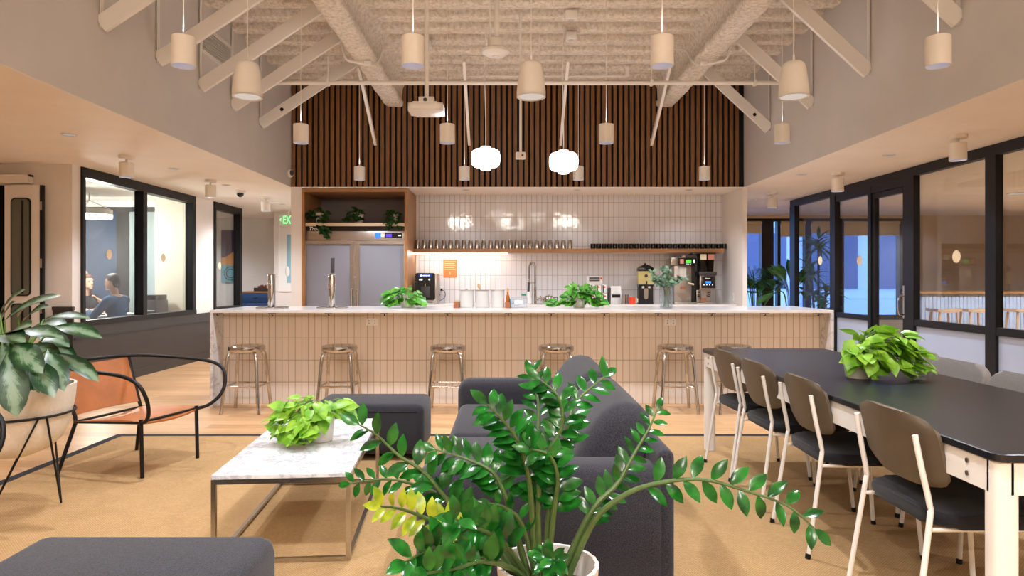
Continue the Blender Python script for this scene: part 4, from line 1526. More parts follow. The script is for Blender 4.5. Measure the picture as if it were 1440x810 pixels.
# ------------------------------------------------------------------ oak surround and fridge
t = thing('fridge_surround', 'oak veneer surround cabinet framing the steel fridge', 'cabinet', (0, YS, 0))
X0, X1 = (424 - CX) * YS / F, (573 - CX) * YS / F
MB().box(X0, X0 + 0.04, 0.0, 0.89, 0, ZC - 0.02).build('side_panel', M['oakv'], t)
MB().box(X1 - 0.04, X1, 0.0, 0.89, 0, ZC - 0.02).build('side_panel', M['oakv'], t)
MB().box(X0 + 0.04, X1 - 0.04, 0.0, 0.89, ZC - 0.065, ZC - 0.02).build('top_panel', M['oak'], t)
MB().box(X0 + 0.04, X1 - 0.04, 0.86, 0.89, 0, ZC - 0.065).build('back_panel', plain('grey brown back panel', (126, 118, 118), 0.6), t)
FX0, FX1 = X0 + 0.045, X1 - 0.045
fz = lambda py: EYE - (py - CY) * 9.56 / F
t = thing('fridge', 'two-door stainless steel fridge with frosted glass doors in the oak surround', 'fridge', ((FX0 + FX1) / 2, 9.56, 0))
hw = (FX1 - FX0) / 2
MB().box(-hw, hw, 0.03, 0.75, 0.05, fz(318)).build('body', M['steel'], t)
MB().box(-hw, hw, -0.02, 0.75, fz(318), fz(313.5)).build('top_ledge', plain('pale laminate ledge', (216, 196, 170), 0.5), t)
o = MB().box(-hw, hw, 0.0, 0.03, fz(325), fz(318.2)).build('brand_strip', M['blackgloss'], t)
text('lettering', 'True', 0.075, M['paper'], t, (-hw + 0.11, -0.001, fz(321.8)), shear=0.3, bold=0.001)
o = MB().box(-hw, hw, -0.005, 0.03, fz(337.5), fz(325.2), bev=0.003).build('control_panel', M['steel'], t)
def px9(p):
    return (p - CX) * 9.56 / F - (FX0 + FX1) / 2
MB().box(px9(527.6), px9(535.5), -0.012, -0.005, fz(334.5), fz(328)).build('screen', M['lcdblue'], o)
MB().box(px9(541.5), px9(565.5), -0.012, -0.005, fz(335), fz(327.5)).build('display_frame', M['blackgloss'], o)
MB().box(px9(543), px9(551), -0.014, -0.012, fz(333.5), fz(329)).build('screen', M['lcdpurple'], o)
MB().box(px9(560), px9(564), -0.014, -0.012, fz(332), fz(330.5)).build('indicator', M['lcdwhite'], o)
mb = MB().lathe([(0, 0), (0.02, 0), (0.02, 0.006), (0, 0.006)], (0, 0, 0), 16, Matrix.Translation((px9(538), -0.005, fz(331))) @ Matrix.Rotation(PI / 2, 4, 'X'))
mb.build('indicator', M['lcdwhite'], o)
for k, (a, b) in enumerate(((428.5, 497.5), (501.5, 570.5))):
    a, b = px9(a), px9(b)
    z0, z1 = 0.14, fz(339)
    mb = MB()
    mb.box(a, b, -0.02, 0.028, z1 - 0.045, z1).box(a, b, -0.02, 0.028, z0, z0 + 0.07)
    wl, wr = (0.025, 0.045) if k == 0 else (0.045, 0.03)
    mb.box(a, a + wl, -0.02, 0.028, z0 + 0.07, z1 - 0.045).box(b - wr, b, -0.02, 0.028, z0 + 0.07, z1 - 0.045)
    dr = mb.build('door', M['steel'], t)
    MB().box(a + wl, b - wr, 0.0, 0.008, z0 + 0.07, z1 - 0.045).build('door_glass', M['fridgeglass'], dr)
    hx_ = b - 0.02 if k == 0 else a + 0.02
    MB().tube([(hx_, -0.02, 0.86), (hx_, -0.055, 0.87), (hx_, -0.055, 1.13), (hx_, -0.02, 1.14)], 0.010).build('handle', M['chrome'], dr)
for z in (0.55, 0.95, 1.3):
    MB().box(-hw + 0.03, hw - 0.03, 0.04 - 0.03, 0.028, z, z + 0.012).build('inner_shelf', M['greymetal'], t)

# ------------------------------------------------------------------ back counter, shelf
KZ = 0.91
t = thing('back_counter', 'white back counter along the tiled wall', 'counter', (0, 9.75, 0))
MB().box(X1 + 0.004, 3.266, 0, 0.645, KZ - 0.03, KZ).build('counter_top', M['quartz'], t)
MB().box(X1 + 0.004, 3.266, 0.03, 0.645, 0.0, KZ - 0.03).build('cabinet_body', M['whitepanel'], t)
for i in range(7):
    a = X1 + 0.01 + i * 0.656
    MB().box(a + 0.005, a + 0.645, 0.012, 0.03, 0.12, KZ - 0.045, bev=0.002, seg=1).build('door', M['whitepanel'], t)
SZ = 1.725
t = thing('wall_shelf', 'long oak shelf of cups on the white tiled wall', 'shelf', (0, 10.1, SZ))
MB().box(X1 + 0.003, 3.20, 0, 0.295, -0.06, 0, bev=0.002, seg=1).build('board', M['oak'], t)
MB().box((583 - CX) * 10.15 / F, (713 - CX) * 10.15 / F, 0.05, 0.08, -0.072, -0.06).build('led_strip', M['led'], t)
MB().box((713 - CX) * 10.15 / F, 3.1, 0.05, 0.08, -0.072, -0.06).build('led_strip', M['greymetal'], t)
t0 = None
for k in range(24):
    px = 587 + k * 9.33
    x = (px - CX) * 10.2 / F
    lab = 'upturned steel tumbler on the oak shelf, %s counted from the fridge' % ORD[k]
    if t0 is None:
        t0 = thing('steel_tumbler', lab, 'cup', (x, 10.2, SZ), 0, 'steel tumblers on the oak shelf')
        MB().lathe([(0.038, 0.0), (0.042, 0.0), (0.0425, 0.004), (0.032, 0.128), (0.029, 0.134), (0, 0.134), (0, 0.13), (0.028, 0.128), (0.038, 0.0)], n=24).build('cup_body', M['chrome'], t0)
    else:
        copy_tree(t0, None, (x, 10.2, SZ), None, lab)
t0 = None
for k in range(25):
    px = 834 + k * 7.68
    x = (px - CX) * 10.2 / F
    lab = 'black mug on the oak shelf, %s counted from the steel tumblers' % ORD[k]
    if t0 is None:
        t0 = thing('black_mug', lab, 'mug', (x, 10.2, SZ), 0, 'black mugs on the oak shelf')
        MB().lathe([(0, 0), (0.030, 0), (0.038, 0.008), (0.0395, 0.03), (0.0385, 0.078), (0.036, 0.078), (0.036, 0.03), (0.03, 0.008), (0, 0.008)], n=24).build('mug_body', M['blackgloss'], t0)
        MB().tube(smooth_pts([(0.0, 0.038, 0.065), (0, 0.06, 0.06), (0, 0.062, 0.03), (0, 0.038, 0.02)], 4), 0.005, n=6).build('handle', M['blackgloss'], t0)
    else:
        copy_tree(t0, None, (x, 10.2, SZ), None, lab)


def kx(p, Y=9.98):
    return (p - CX) * Y / F


def kz(p, Y=9.98):
    return EYE - (p - CY) * Y / F


# water dispenser
Y = 9.9
t = thing('water_dispenser', 'black fronted water dispenser with a blue lit header beside the oak surround', 'water dispenser', (kx(598.5, Y), Y, KZ))
h = kz(384, Y) - KZ
w = 0.148
MB().box(-w, w + 0.02, 0.02, 0.40, 0, h - 0.005, bev=0.015, seg=3).build('housing', M['steel'], t)
MB().prism(rrect(-w, w - 0.01, 0.06, h, 0.03), -0.02, 0.012, M=XZ).build('front_panel', M['blackgloss'], t)
MB().box(-w * 0.65, w * 0.6, -0.018, -0.0125, h - 0.055, h - 0.018).build('lit_header', emis('blue lit header', (30, 70, 170), 0.9), t)
mb = MB()
mb.lathe([(0, 0), (0.012, 0), (0.012, 0.002), (0, 0.002)], (0, 0, 0), 14, Matrix.Translation((-0.062, -0.0185, h - 0.037)) @ Matrix.Rotation(PI / 2, 4, 'X'))
for i in range(8):
    mb.cbox((-0.036 + i * 0.0125, -0.0187, h - 0.037), 0.008, 0.001, 0.013 + 0.004 * (i % 3 == 1))
mb.build('lettering', M['lcdwhite'], t)
mb = MB()
for dx in (-0.08, -0.055, 0.055):
    mb.lathe([(0, 0), (0.012, 0), (0.012, 0.003), (0, 0.003)], (0, 0, 0), 14, Matrix.Translation((dx, -0.0125, h - 0.095)) @ Matrix.Rotation(PI / 2, 4, 'X'))
mb.build('button', M['lcdwhite'], t)
MB().box(-0.07, 0.07, -0.035, -0.0125, 0.10, 0.26, bev=0.02, seg=3).build('dispensing_bay', M['darkgrey'], t)
MB().cyl((0, -0.045, 0.30), (0, -0.045, 0.26), 0.012).build('spout', M['chrome'], t)
MB().box(-w * 0.8, w * 0.75, -0.07, 0.02, 0.0, 0.025, bev=0.006).build('drip_tray', M['steel'], t)
t = thing('power_cable', 'black cable looping from the wall outlet beside the water dispenser', 'cable', (kx(621, 10.38), 10.38, KZ + 0.12))
MB().box(-0.03, 0.03, 0.012, 0.0185, 0.02, 0.14, bev=0.002).build('outlet', M['paper'], t)
MB().box(-0.015, 0.015, -0.02, 0.012, 0.065, 0.1, bev=0.004).build('plug', M['black'], t)
MB().tube(smooth_pts([(0, -0.02, 0.08), (0.05, -0.04, 0.06), (0.06, -0.05, -0.01), (0.02, -0.05, -0.06), (-0.03, -0.06, -0.07), (-0.02, -0.06, 0.02), (-0.06, -0.07, 0.0), (-0.1, -0.12, -0.06)], 5), 0.005, n=6).build('cord', M['black'], t)

# poster on the tiles
Y = 10.392
t = thing('poster', 'orange paper notice taped to the white tiles', 'poster', (kx(633, Y), Y, kz(377.5, Y)))
MB().box(-0.104, 0.104, 0, 0.004, -0.135, 0.135).build('sheet', M['orange'], t)
mb = MB()
for i in range(5):
    mb.box(-0.085, 0.085 - 0.02 * (i % 2), -0.0012, -0.0004, 0.10 - i * 0.03, 0.108 - i * 0.03)
mb.box(-0.006, 0.006, -0.0012, -0.0004, -0.095, -0.05)
mb.build('printed_lines', plain('pale orange ink', (248, 196, 150), 0.7), t)

# canisters and wooden caddies on the bar
Y = 7.25
for k, (a, b) in enumerate(((646.3, 666.3), (668.5, 688.3), (690.5, 709.3))):
    r = (b - a) / 2 * Y / F
    t = thing('canister', 'pale grey metal canister on the bar, %s' % ('nearest the small wooden box and fridge', 'middle one holding a wooden spoon', 'beside the amber bottle')[k], 'canister', (kx((a + b) / 2, Y), Y, BZ), 0, 'pale grey canisters on the bar')
    h = 0.187
    MB().lathe([(0, 0), (r - 0.004, 0), (r - 0.004, 0.008), (r, 0.012), (r, h), (r - 0.004, h), (r - 0.004, 0.03), (0, 0.03)], n=32).build('body', M['greymetal'], t)
    MB().lathe([(r - 0.001, h - 0.006), (r + 0.002, h - 0.004), (r + 0.002, h + 0.001), (r - 0.003, h + 0.001)], n=32).build('rim', M['steel'], t)
    if k != 1:
        MB().lathe([(0, h + 0.004), (r - 0.006, h + 0.003), (r - 0.005, h - 0.004), (0, h - 0.004)], n=28).build('lid', M['greymetal'], t)
    if k == 0:
        MB().lathe([(0, h + 0.016), (0.012, h + 0.014), (0.008, h + 0.003), (0, h + 0.003)], n=12).build('knob', M['steel'], t)
t = thing('wooden_spoon', 'wooden spoon leaning inside the middle grey canister', 'spoon', (kx(676, Y), Y, BZ + 0.033))
MB().cyl((0.025, 0.01, 0), (-0.012, 0.0, 0.17), 0.005, n=8).ell((-0.018, 0, 0.195), 0.016, 0.007, 0.028, M=Matrix.Rotation(-0.25, 4, 'Y')).build('spoon_body', M['paleoak'], t)
for k, (a, b) in enumerate(((638.2, 645.9), (710.2, 717.6))):
    w = (b - a) / 2 * Y / F
    t = thing('wooden_caddy', 'small red brown wooden box on the bar, %s' % ('at the fridge end of the canisters', 'holding the amber bottle')[k], 'box', (kx((a + b) / 2, Y), Y, BZ))
    mb = MB()
    mb.box(-w, w, -0.05, 0.05, 0, 0.008)
    mb.box(-w, -w + 0.006, -0.05, 0.05, 0.008, 0.068).box(w - 0.006, w, -0.05, 0.05, 0.008, 0.068)
    mb.box(-w + 0.006, w - 0.006, -0.05, -0.044, 0.008, 0.068).box(-w + 0.006, w - 0.006, 0.044, 0.05, 0.008, 0.068)
    mb.build('box_body', M['woodblock'], t)
    if k == 0:
        mb = MB()
        for i in range(5):
            mb.cbox((-0.012 + 0.006 * i, 0.01 * (i % 2), 0.05), 0.003, 0.05, 0.07)
        mb.build('tea_sachets', M['cream'], t)
t = thing('amber_bottle', 'amber sauce bottle standing in the small wooden box on the bar', 'bottle', (kx(714, Y), Y, BZ + 0.0085))
MB().lathe([(0, 0), (0.019, 0), (0.021, 0.004), (0.021, 0.10), (0.018, 0.115), (0.010, 0.135), (0.009, 0.165), (0, 0.165)], n=20).build('bottle_body', M['amber'], t)
MB().lathe([(0, 0.16), (0.0105, 0.16), (0.011, 0.19), (0.006, 0.192), (0.004, 0.205), (0, 0.205)], n=16).build('cap', plain('orange cap', (214, 150, 70), 0.4), t)
MB().lathe([(0.0212, 0.03), (0.0216, 0.03), (0.0216, 0.085), (0.0212, 0.085)], n=20).build('label', plain('dark orange label', (178, 84, 30), 0.5), t)

t = thing('acrylic_bin', 'clear acrylic bin beside the amber bottle on the bar', 'bin', (kx(730, Y), Y, BZ))
w = 0.083
mb = MB()
mb.box(-w, w, -0.06, 0.06, 0, 0.005)
for s in (-1, 1):
    mb.box(s * w - 0.002, s * w + 0.002, -0.06, 0.06, 0.005, 0.115)
    mb.box(-w + 0.002, w - 0.002, s * 0.058 - 0.002, s * 0.058 + 0.002, 0.005, 0.115)
mb.build('bin_body', M['acryl'], t)
MB().box(-0.05, 0.04, -0.0625, -0.0602, 0.05, 0.085).build('label', M['paper'], t)
t = thing('cleaning_sponge', 'cyan sponge pad against the clear acrylic bin', 'sponge', (kx(718.5, Y) - 0.003, Y + 0.01, BZ))
MB().box(-0.008, 0.008, -0.04, 0.04, 0, 0.10, bev=0.007, seg=3).build('pad', M['cyan'], t)
MB().box(-0.0105, -0.0075, -0.036, 0.036, 0.006, 0.094).build('scouring_layer', M['teal'], t)

# faucet, paper roll, spray
Y = 9.95
t = thing('faucet', 'tall spring-neck kitchen faucet before the white tiles', 'faucet', (kx(752.5, Y), Y, KZ))
f = lambda p: kz(p, Y) - KZ
MB().lathe([(0, 0), (0.03, 0), (0.03, 0.01), (0.02, 0.02), (0.018, 0.24), (0, 0.24)], n=18).build('base', M['chrome'], t)
neck = smooth_pts([(0, 0, 0.24), (0, 0, 0.45), (-0.004, 0, f(374)), (-0.03, 0, f(369.5)), (-0.062, 0, f(370)), (-0.085, 0, f(376)), (-0.088, 0, f(392)), (-0.093, 0, f(398))], 6)
MB().tube(neck, 0.011, n=8).build('spring_neck', M['darkgrey'], t)
mb = MB()
hel = []
L = len(neck) - 1
for i in range(L * 12):
    u = i / 12
    k = int(u)
    p = neck[k].lerp(neck[k + 1], u - k)
    tt = (neck[k + 1] - neck[k]).normalized()
    a = Vector((0, 1, 0))
    b = tt.cross(a)
    hel.append(p + (a * math.cos(i * 1.05) + b * math.sin(i * 1.05)) * 0.014)
mb.tube(hel, 0.003, n=5)
mb.build('spring', M['chrome'], t)
MB().cyl((-0.093, 0, f(397)), (-0.098, 0, f(410)), 0.018).build('spray_head', M['darkgrey'], t)
MB().cyl((0, 0, f(398)), (-0.09, 0, f(398)), 0.006, n=8).build('support_arm', M['chrome'], t)
MB().cyl((0.018, 0, 0.06), (0.075, -0.01, 0.085), 0.008, n=8).build('lever', M['chrome'], t)
t = thing('paper_towel_roll', 'white upright paper towel roll under the faucet neck', 'paper roll', (kx(746, 9.98) - 0.005, 10.05, KZ))
MB().lathe([(0.016, 0.006), (0.04, 0.006), (0.04, 0.285), (0.016, 0.285), (0.016, 0.006)], n=28).build('roll', M['paper'], t)
MB().lathe([(0, 0), (0.045, 0), (0.045, 0.006), (0, 0.006)], n=24).cyl((0, 0, 0.006), (0, 0, 0.31), 0.006).build('holder', M['steel'], t)
t = thing('spray_bottle', 'small teal topped bottle beside the paper towel roll', 'bottle', (kx(738, 9.9), 9.88, KZ))
MB().lathe([(0, 0), (0.028, 0), (0.03, 0.006), (0.03, 0.09), (0.012, 0.115), (0.012, 0.125), (0, 0.125)], n=20).build('bottle_body', M['acryl'], t)
MB().box(-0.045, 0.014, -0.011, 0.011, 0.125, 0.155, bev=0.006).cyl((-0.04, 0, 0.14), (-0.055, 0, 0.14), 0.006).build('trigger_head', M['teal'], t)
t = thing('wire_basket', 'small wire dish basket between faucet and silver kettle', 'basket', (kx(757, 9.85) + 0.03, 9.83, KZ))
mb = MB()
for z in (0.003, 0.055, 0.1):
    mb.tube([(-0.06, -0.06, z), (0.06, -0.06, z), (0.06, 0.06, z), (-0.06, 0.06, z)], 0.003, n=6, closed=True)
for i in range(5):
    v = -0.06 + 0.03 * i
    for s in (-1, 1):
        mb.cyl((v, s * 0.06, 0.003), (v, s * 0.06, 0.1), 0.002, n=6).cyl((s * 0.06, v, 0.003), (s * 0.06, v, 0.1), 0.002, n=6)
    mb.cyl((v, -0.06, 0.003), (v, 0.06, 0.003), 0.002, n=6)
mb.build('wires', M['steel'], t)
t = thing('kettle', 'silver round kettle on the back counter beside the faucet', 'kettle', (kx(772, 9.9), 9.9, KZ))
MB().lathe([(0, 0), (0.07, 0), (0.085, 0.02), (0.088, 0.06), (0.076, 0.105), (0.05, 0.125), (0, 0.13)], n=32).build('body', M['chrome'], t)
MB().lathe([(0, 0.145), (0.012, 0.143), (0.012, 0.132), (0.04, 0.128), (0.042, 0.122), (0, 0.122)], n=24).build('lid', M['steel'], t)
MB().tube(smooth_pts([(-0.08, 0, 0.05), (-0.11, 0, 0.08), (-0.125, 0, 0.12)], 4), 0.012, n=10).build('spout', M['chrome'], t)
MB().tube(smooth_pts([(0.078, 0, 0.10), (0.12, 0, 0.10), (0.12, 0, 0.05), (0.084, 0, 0.035)], 5), 0.007, n=8).build('handle', M['darkgrey'], t)

# tea rack with sign
Y = 10.0
t = thing('tea_rack', 'tea sachet rack with a small sign on top behind the trailing bar plant', 'rack', (kx(839, Y), Y, KZ))
f = lambda p: kz(p, Y) - KZ
gx = lambda p: kx(p, Y) - kx(839, Y)
MB().box(gx(823), gx(856.5), 0.0, 0.15, 0.0, 0.02).box(gx(823), gx(856.5), 0.13, 0.15, 0.02, f(410)).build('frame', M['steel'], t)
MB().box(gx(856.5), gx(858.8), 0.0, 0.15, 0.0, f(405)).build('side_plate', M['darkgrey'], t)
for r_, (za, zb) in enumerate(((f(428), f(413)), (f(412.5), f(400.5)))):
    for c in range(4):
        a = gx(823.5 + c * 8.2)
        s = MB().box(a, a + 0.062, 0.02 + r_ * 0.04, 0.10 + r_ * 0.03, za, zb, bev=0.004).build('sachet_stack', M['paper'], t)
        MB().lathe([(0, 0), (0.014, 0), (0.014, 0.002), (0, 0.002)], (0, 0, 0), 14, Matrix.Translation((a + 0.031, 0.0195 + r_ * 0.04, zb - 0.035)) @ Matrix.Rotation(PI / 2, 4, 'X')).build('red_dot', M['redorange'], s)
        MB().box(a + 0.003, a + 0.02, 0.018 + r_ * 0.04, 0.0199 + r_ * 0.04, za + 0.005, zb - 0.01).build('dark_strip', M['darkgrey'], s)
sg = MB().box(gx(825), gx(848), 0.05, 0.06, f(400.4), f(388)).build('sign', M['greymetal'], t)
MB().box(gx(829), gx(844), 0.046, 0.05, f(395.5), f(390)).build('sign_plate', M['darkgrey'], sg)
mb = MB()
for i in range(8):
    mb.cbox((gx(831) + i * 0.0158, 0.0455, f(392.8)), 0.010, 0.001, 0.016)
mb.build('lettering', M['greymetal'], sg)
MB().lathe([(0, 0), (0.016, 0), (0.016, 0.004), (0, 0.004)], (0, 0, 0), 14, Matrix.Translation((gx(846), 0.05, f(391.5))) @ Matrix.Rotation(PI / 2, 4, 'X')).build('red_dot', M['redorange'], sg)

t = thing('milk_dispenser', 'boxy silver dispenser with a yellow label beside the tea rack', 'dispenser', (kx(866.5, Y), Y, KZ))
MB().box(-0.082, 0.082, 0, 0.2, 0, 0.16, bev=0.008).build('body', M['greymetal'], t)
MB().prism([(0.0, 0.16), (0.2, 0.16), (0.2, 0.26), (0.05, 0.26)], -0.078, 0.078, bev=0.006, M=Matrix(((0, 0, 1, 0), (1, 0, 0, 0), (0, 1, 0, 0), (0, 0, 0, 1)))).build('hood', M['greymetal'], t)
MB().box(-0.06, 0.06, -0.004, 0.0, 0.095, 0.14).build('slot', M['blackgloss'], t)
MB().box(-0.055, 0.06, -0.003, 0.003, 0.03, 0.042, M=Matrix.Translation((0, 0.02, 0.17)) @ Matrix.Rotation(-0.46, 4, 'X')).build('yellow_label', plain('ochre label', (196, 172, 92), 0.5), t)
for k, px in enumerate((877.5, 881.5)):
    t = thing('steel_cup', 'plain steel cup on the back counter, %s' % ('touching the silver dispenser', 'nearer the orange mug')[k], 'cup', (kx(px, 9.93 + k * 0.1), 9.93 + k * 0.1, KZ))
    MB().lathe([(0, 0), (0.026, 0), (0.03, 0.14), (0.027, 0.14), (0.024, 0.006), (0, 0.006)], n=20).build('cup_body', M['steel'], t)
t = thing('mug', 'red orange mug beside the black drink dispenser', 'mug', (kx(889, 9.9), 9.9, KZ))
MB().lathe([(0, 0), (0.042, 0), (0.046, 0.006), (0.046, 0.105), (0.042, 0.105), (0.041, 0.012), (0, 0.012)], n=26).build('mug_body', M['redorange'], t)
MB().tube(smooth_pts([(0.044, 0, 0.085), (0.075, 0, 0.08), (0.075, 0, 0.035), (0.044, 0, 0.025)], 5), 0.007, n=8).build('handle', M['cream'], t)

# black drink dispenser
t = thing('drink_dispenser', 'black drink dispenser with a clear tank of pale lemonade', 'dispenser', (kx(909, Y), Y, KZ))
f = lambda p: kz(p, Y) - KZ
w = 0.115
MB().prism([(-w, 0), (w, 0), (w * 0.86, 0.06), (w * 0.86, 0.24), (w, f(400)), (-w, f(400)), (-w * 0.86, 0.24), (-w * 0.86, 0.06)], -0.14, -0.02, bev=0.006, M=XZ).build('base', M['blackgloss'], t)
MB().prism(rrect(-0.03, 0.03, 0.07, 0.23, 0.028), -0.02, -0.0185, M=XZ).build('cup_recess', M['darksteel'], t)
MB().prism([(-w * 0.96, f(400) + 0.001), (w * 0.96, f(400) + 0.001), (w, f(381.5)), (-w, f(381.5))], -0.14, -0.02, M=XZ).build('tank', M['juice'], t)
MB().prism([(-w, f(381.4)), (w, f(381.4)), (w, f(377)), (w * 0.55, f(373.5)), (0.02, f(372)), (-0.02, f(372)), (-w * 0.55, f(373.5)), (-w, f(377))], -0.145, -0.015, bev=0.004, M=XZ).build('lid', M['blackgloss'], t)
MB().ell((0, 0.08, f(371)), 0.018, 0.018, 0.015).build('lid_knob', M['blackgloss'], t)
MB().lathe([(0, 0), (0.024, 0), (0.024, 0.003), (0, 0.003)], (0, 0, 0), 18, Matrix.Translation((0, 0.0195, f(388))) @ Matrix.Rotation(PI / 2, 4, 'X')).build('round_badge', M['darkgrey'], t)
MB().cyl((0, 0.02, f(402)), (0, -0.03, f(402)), 0.02).cyl((0, -0.02, f(402)), (0, -0.025, f(395)), 0.009).build('tap', M['blackgloss'], t)
MB().cbox((-0.045, 0.018, f(404)), 0.035, 0.006, 0.03, bev=0.002).cbox((0.045, 0.018, f(404)), 0.035, 0.006, 0.03, bev=0.002).build('label', M['greymetal'], t)

# coffee brewer
t = thing('coffee_brewer', 'tall steel coffee brewer with a green screen', 'coffee machine', (kx(961, Y), Y, KZ))
gx = lambda p: kx(p, Y) - kx(961, Y)
MB().box(gx(948), gx(972.5), 0.0, 0.3, 0.03, f(373), bev=0.006).build('body', M['steel'], t)
MB().box(gx(972.5), gx(977.5), 0.0, 0.3, 0.03, f(373)).build('side_panel', M['blackgloss'], t)
MB().box(gx(953.5), gx(978.5), -0.06, 0.3, f(373), f(362.3), bev=0.005).build('head', M['blackgloss'], t)
MB().box(gx(943), gx(953.5), -0.02, 0.3, f(373), f(362.8), bev=0.004).build('head_side', M['darksteel'], t)
MB().box(gx(963), gx(970.5), -0.064, -0.06, f(370), f(365.5)).build('screen', M['lcdgreen'], t)
MB().box(gx(955), gx(960), -0.063, -0.06, f(371), f(364.5)).build('picture_badge', M['pink'], t)
mb = MB()
for i in range(3):
    mb.cbox((gx(964.5 + 2.4 * i), -0.062, f(371.4)), 0.008, 0.004, 0.008)
mb.cbox((gx(974.5), -0.062, f(367.5)), 0.012, 0.004, 0.05)
mb.build('button', M['lcdwhite'], t)
MB().box(gx(956), gx(965), -0.004, 0.0, f(390), f(376)).build('front_window', M['greymetal'], t)
MB().box(gx(956.5), gx(964), -0.006, 0.0, f(406.5), f(403)).build('badge', M['copper'], t)
MB().prism([(gx(950), f(412)), (gx(971), f(412)), (gx(969), f(416)), (gx(961), f(424)), (gx(953), f(416))], -0.004, 0.0, M=XZ @ Matrix.Translation((0, 0, 0.004))).build('lower_panel', M['darksteel'], t)
MB().cyl((gx(968), -0.01, f(398)), (gx(973), -0.09, f(400)), 0.011).build('handle', M['cream'], t)
MB().box(gx(947), gx(979), -0.07, 0.3, 0.0, 0.03, bev=0.004).build('drip_tray', M['steel'], t)
t = thing('paper_cup_stack', 'small pinkish cup on top of the coffee brewer', 'cup', (kx(964, Y), Y + 0.1, KZ + f(362.3)))
MB().lathe([(0, 0), (0.022, 0), (0.028, 0.035), (0.025, 0.035), (0.02, 0.004), (0, 0.004)], n=18).build('cup_body', plain('pale pink cup', (226, 196, 186), 0.5), t)

# grinder
t = thing('coffee_grinder', 'twin-hopper coffee grinder at the end of the back counter', 'grinder', (kx(996, Y), Y, KZ))
gx = lambda p: kx(p, Y) - kx(996, Y)
MB().box(gx(984), gx(1007), 0.0, 0.25, f(406.5), f(387.5), bev=0.006).build('body', M['steel'], t)
MB().box(gx(986), gx(1005.5), -0.012, 0.0, f(405.5), f(388.5), bev=0.004).build('control_panel', M['blackgloss'], t)
MB().box(gx(992), gx(999.5), -0.015, -0.012, f(398.5), f(395.5)).build('screen', M['lcdblue'], t)
mb = MB()
mb.cbox((gx(992.6), -0.0125, f(391.5)), 0.012, 0.001, 0.014)
for i in range(4):
    mb.cbox((gx(994.2) + i * 0.0135, -0.0125, f(391.5)), 0.009, 0.001, 0.010)
mb.build('lettering', M['paper'], t)
mb = MB()
for dx in (989.5, 993.5, 997.5, 1001.5):
    mb.cbox((gx(dx), -0.0135, f(400.5)), 0.01, 0.003, 0.014)
mb.build('button', M['lcdwhite'], t)
MB().box(gx(983), gx(1007.5), -0.02, 0.25, f(387.5), f(382), bev=0.004).build('hopper_deck', M['darkgrey'], t)
for a, b, cm in ((985.5, 994, 'cream'), (996, 1005, 'pink')):
    hp = MB().prism([(gx(a) + 0.01, f(382)), (gx(b) - 0.01, f(382)), (gx(b), f(366)), (gx(b), f(357.5)), (gx(a), f(357.5)), (gx(a), f(366))], -0.22, -0.03, M=XZ).build('hopper', glass('smoky hopper', (120, 104, 96), 0.8, 0.05, 0.35, (44, 34, 30)), t)
    MB().box(gx(a), gx(b), 0.018, 0.028, f(365), f(356.8)).build('bean_card', M[cm], hp)
MB().box(gx(974), gx(1007), 0.0, 0.25, f(357.4), f(355.3), bev=0.003).build('hopper_lid', M['blackgloss'], t)
MB().box(gx(985), gx(1001), 0.06, 0.25, 0.02, f(406.5)).build('column', M['darksteel'], t)
MB().box(gx(980), gx(984.5), 0.02, 0.2, 0.02, f(408), bev=0.004).build('side_box', M['darksteel'], t)
MB().prism([(gx(985.5), f(409)), (gx(994), f(409)), (gx(992.5), f(420)), (gx(986), f(420))], -0.06, 0.0, M=XZ).build('chute', M['steel'], t)
MB().box(gx(985.5), gx(993), -0.006, 0.0, f(422), f(418.5)).build('badge', M['copper'], t)
mb = MB()
for dx in (982.3, 996.5):
    for i in range(3):
        mb.cbox((gx(dx), 0.0, f(411 + i * 2.8)), 0.025, 0.05, 0.018, bev=0.004)
mb.build('knob', M['blackgloss'], t)
MB().box(gx(980), gx(1006), -0.03, 0.25, 0.0, 0.02, bev=0.003).build('foot', M['steel'], t)
t = thing('wall_switch', 'small white outlet plate on the niche side wall by the grinder', 'outlet', (3.268, 9.9, 1.02))
MB().box(-0.006, 0, -0.04, 0.04, -0.06, 0.06, bev=0.002).build('plate', M['paper'], t)
MB().box(-0.008, -0.006, -0.012, 0.012, -0.025, 0.025).build('toggle', M['greymetal'], t)
# ------------------------------------------------------------------ plants
def rod(a, b):
    return R.uniform(a, b)


# tall glossy plant in the foreground
PX, PY = 0.117, 2.0
t = thing('potted_plant', 'tall glossy green plant with arching leafy stems in a white ribbed pot before the sofa', 'potted plant', (PX, PY, RZ))
prof = [(0, 0), (0.105, 0), (0.112, 0.01), (0.132, 0.25), (0.147, 0.43), (0.149, 0.44), (0.138, 0.44), (0.130, 0.36), (0.0, 0.36)]
mb = MB()
mb.lathe(prof, n=72)
for v in mb.bm.verts:
    r = math.hypot(v.co.x, v.co.y)
    if r > 0.1 and v.co.z > 0.02:
        a = math.atan2(v.co.y, v.co.x)
        k = 1 + 0.012 * math.cos(a * 24)
        v.co.x *= k
        v.co.y *= k
mb.build('pot', M['ribpot'], t, ang=60)
mb = MB()
mb.lathe([(0.129, 0.362), (0.08, 0.375), (0.04, 0.372), (0, 0.38)], n=32)
for v in mb.bm.verts:
    v.co.z += noise.noise(v.co * 60) * 0.008
mb.build('soil', M['soil'], t)
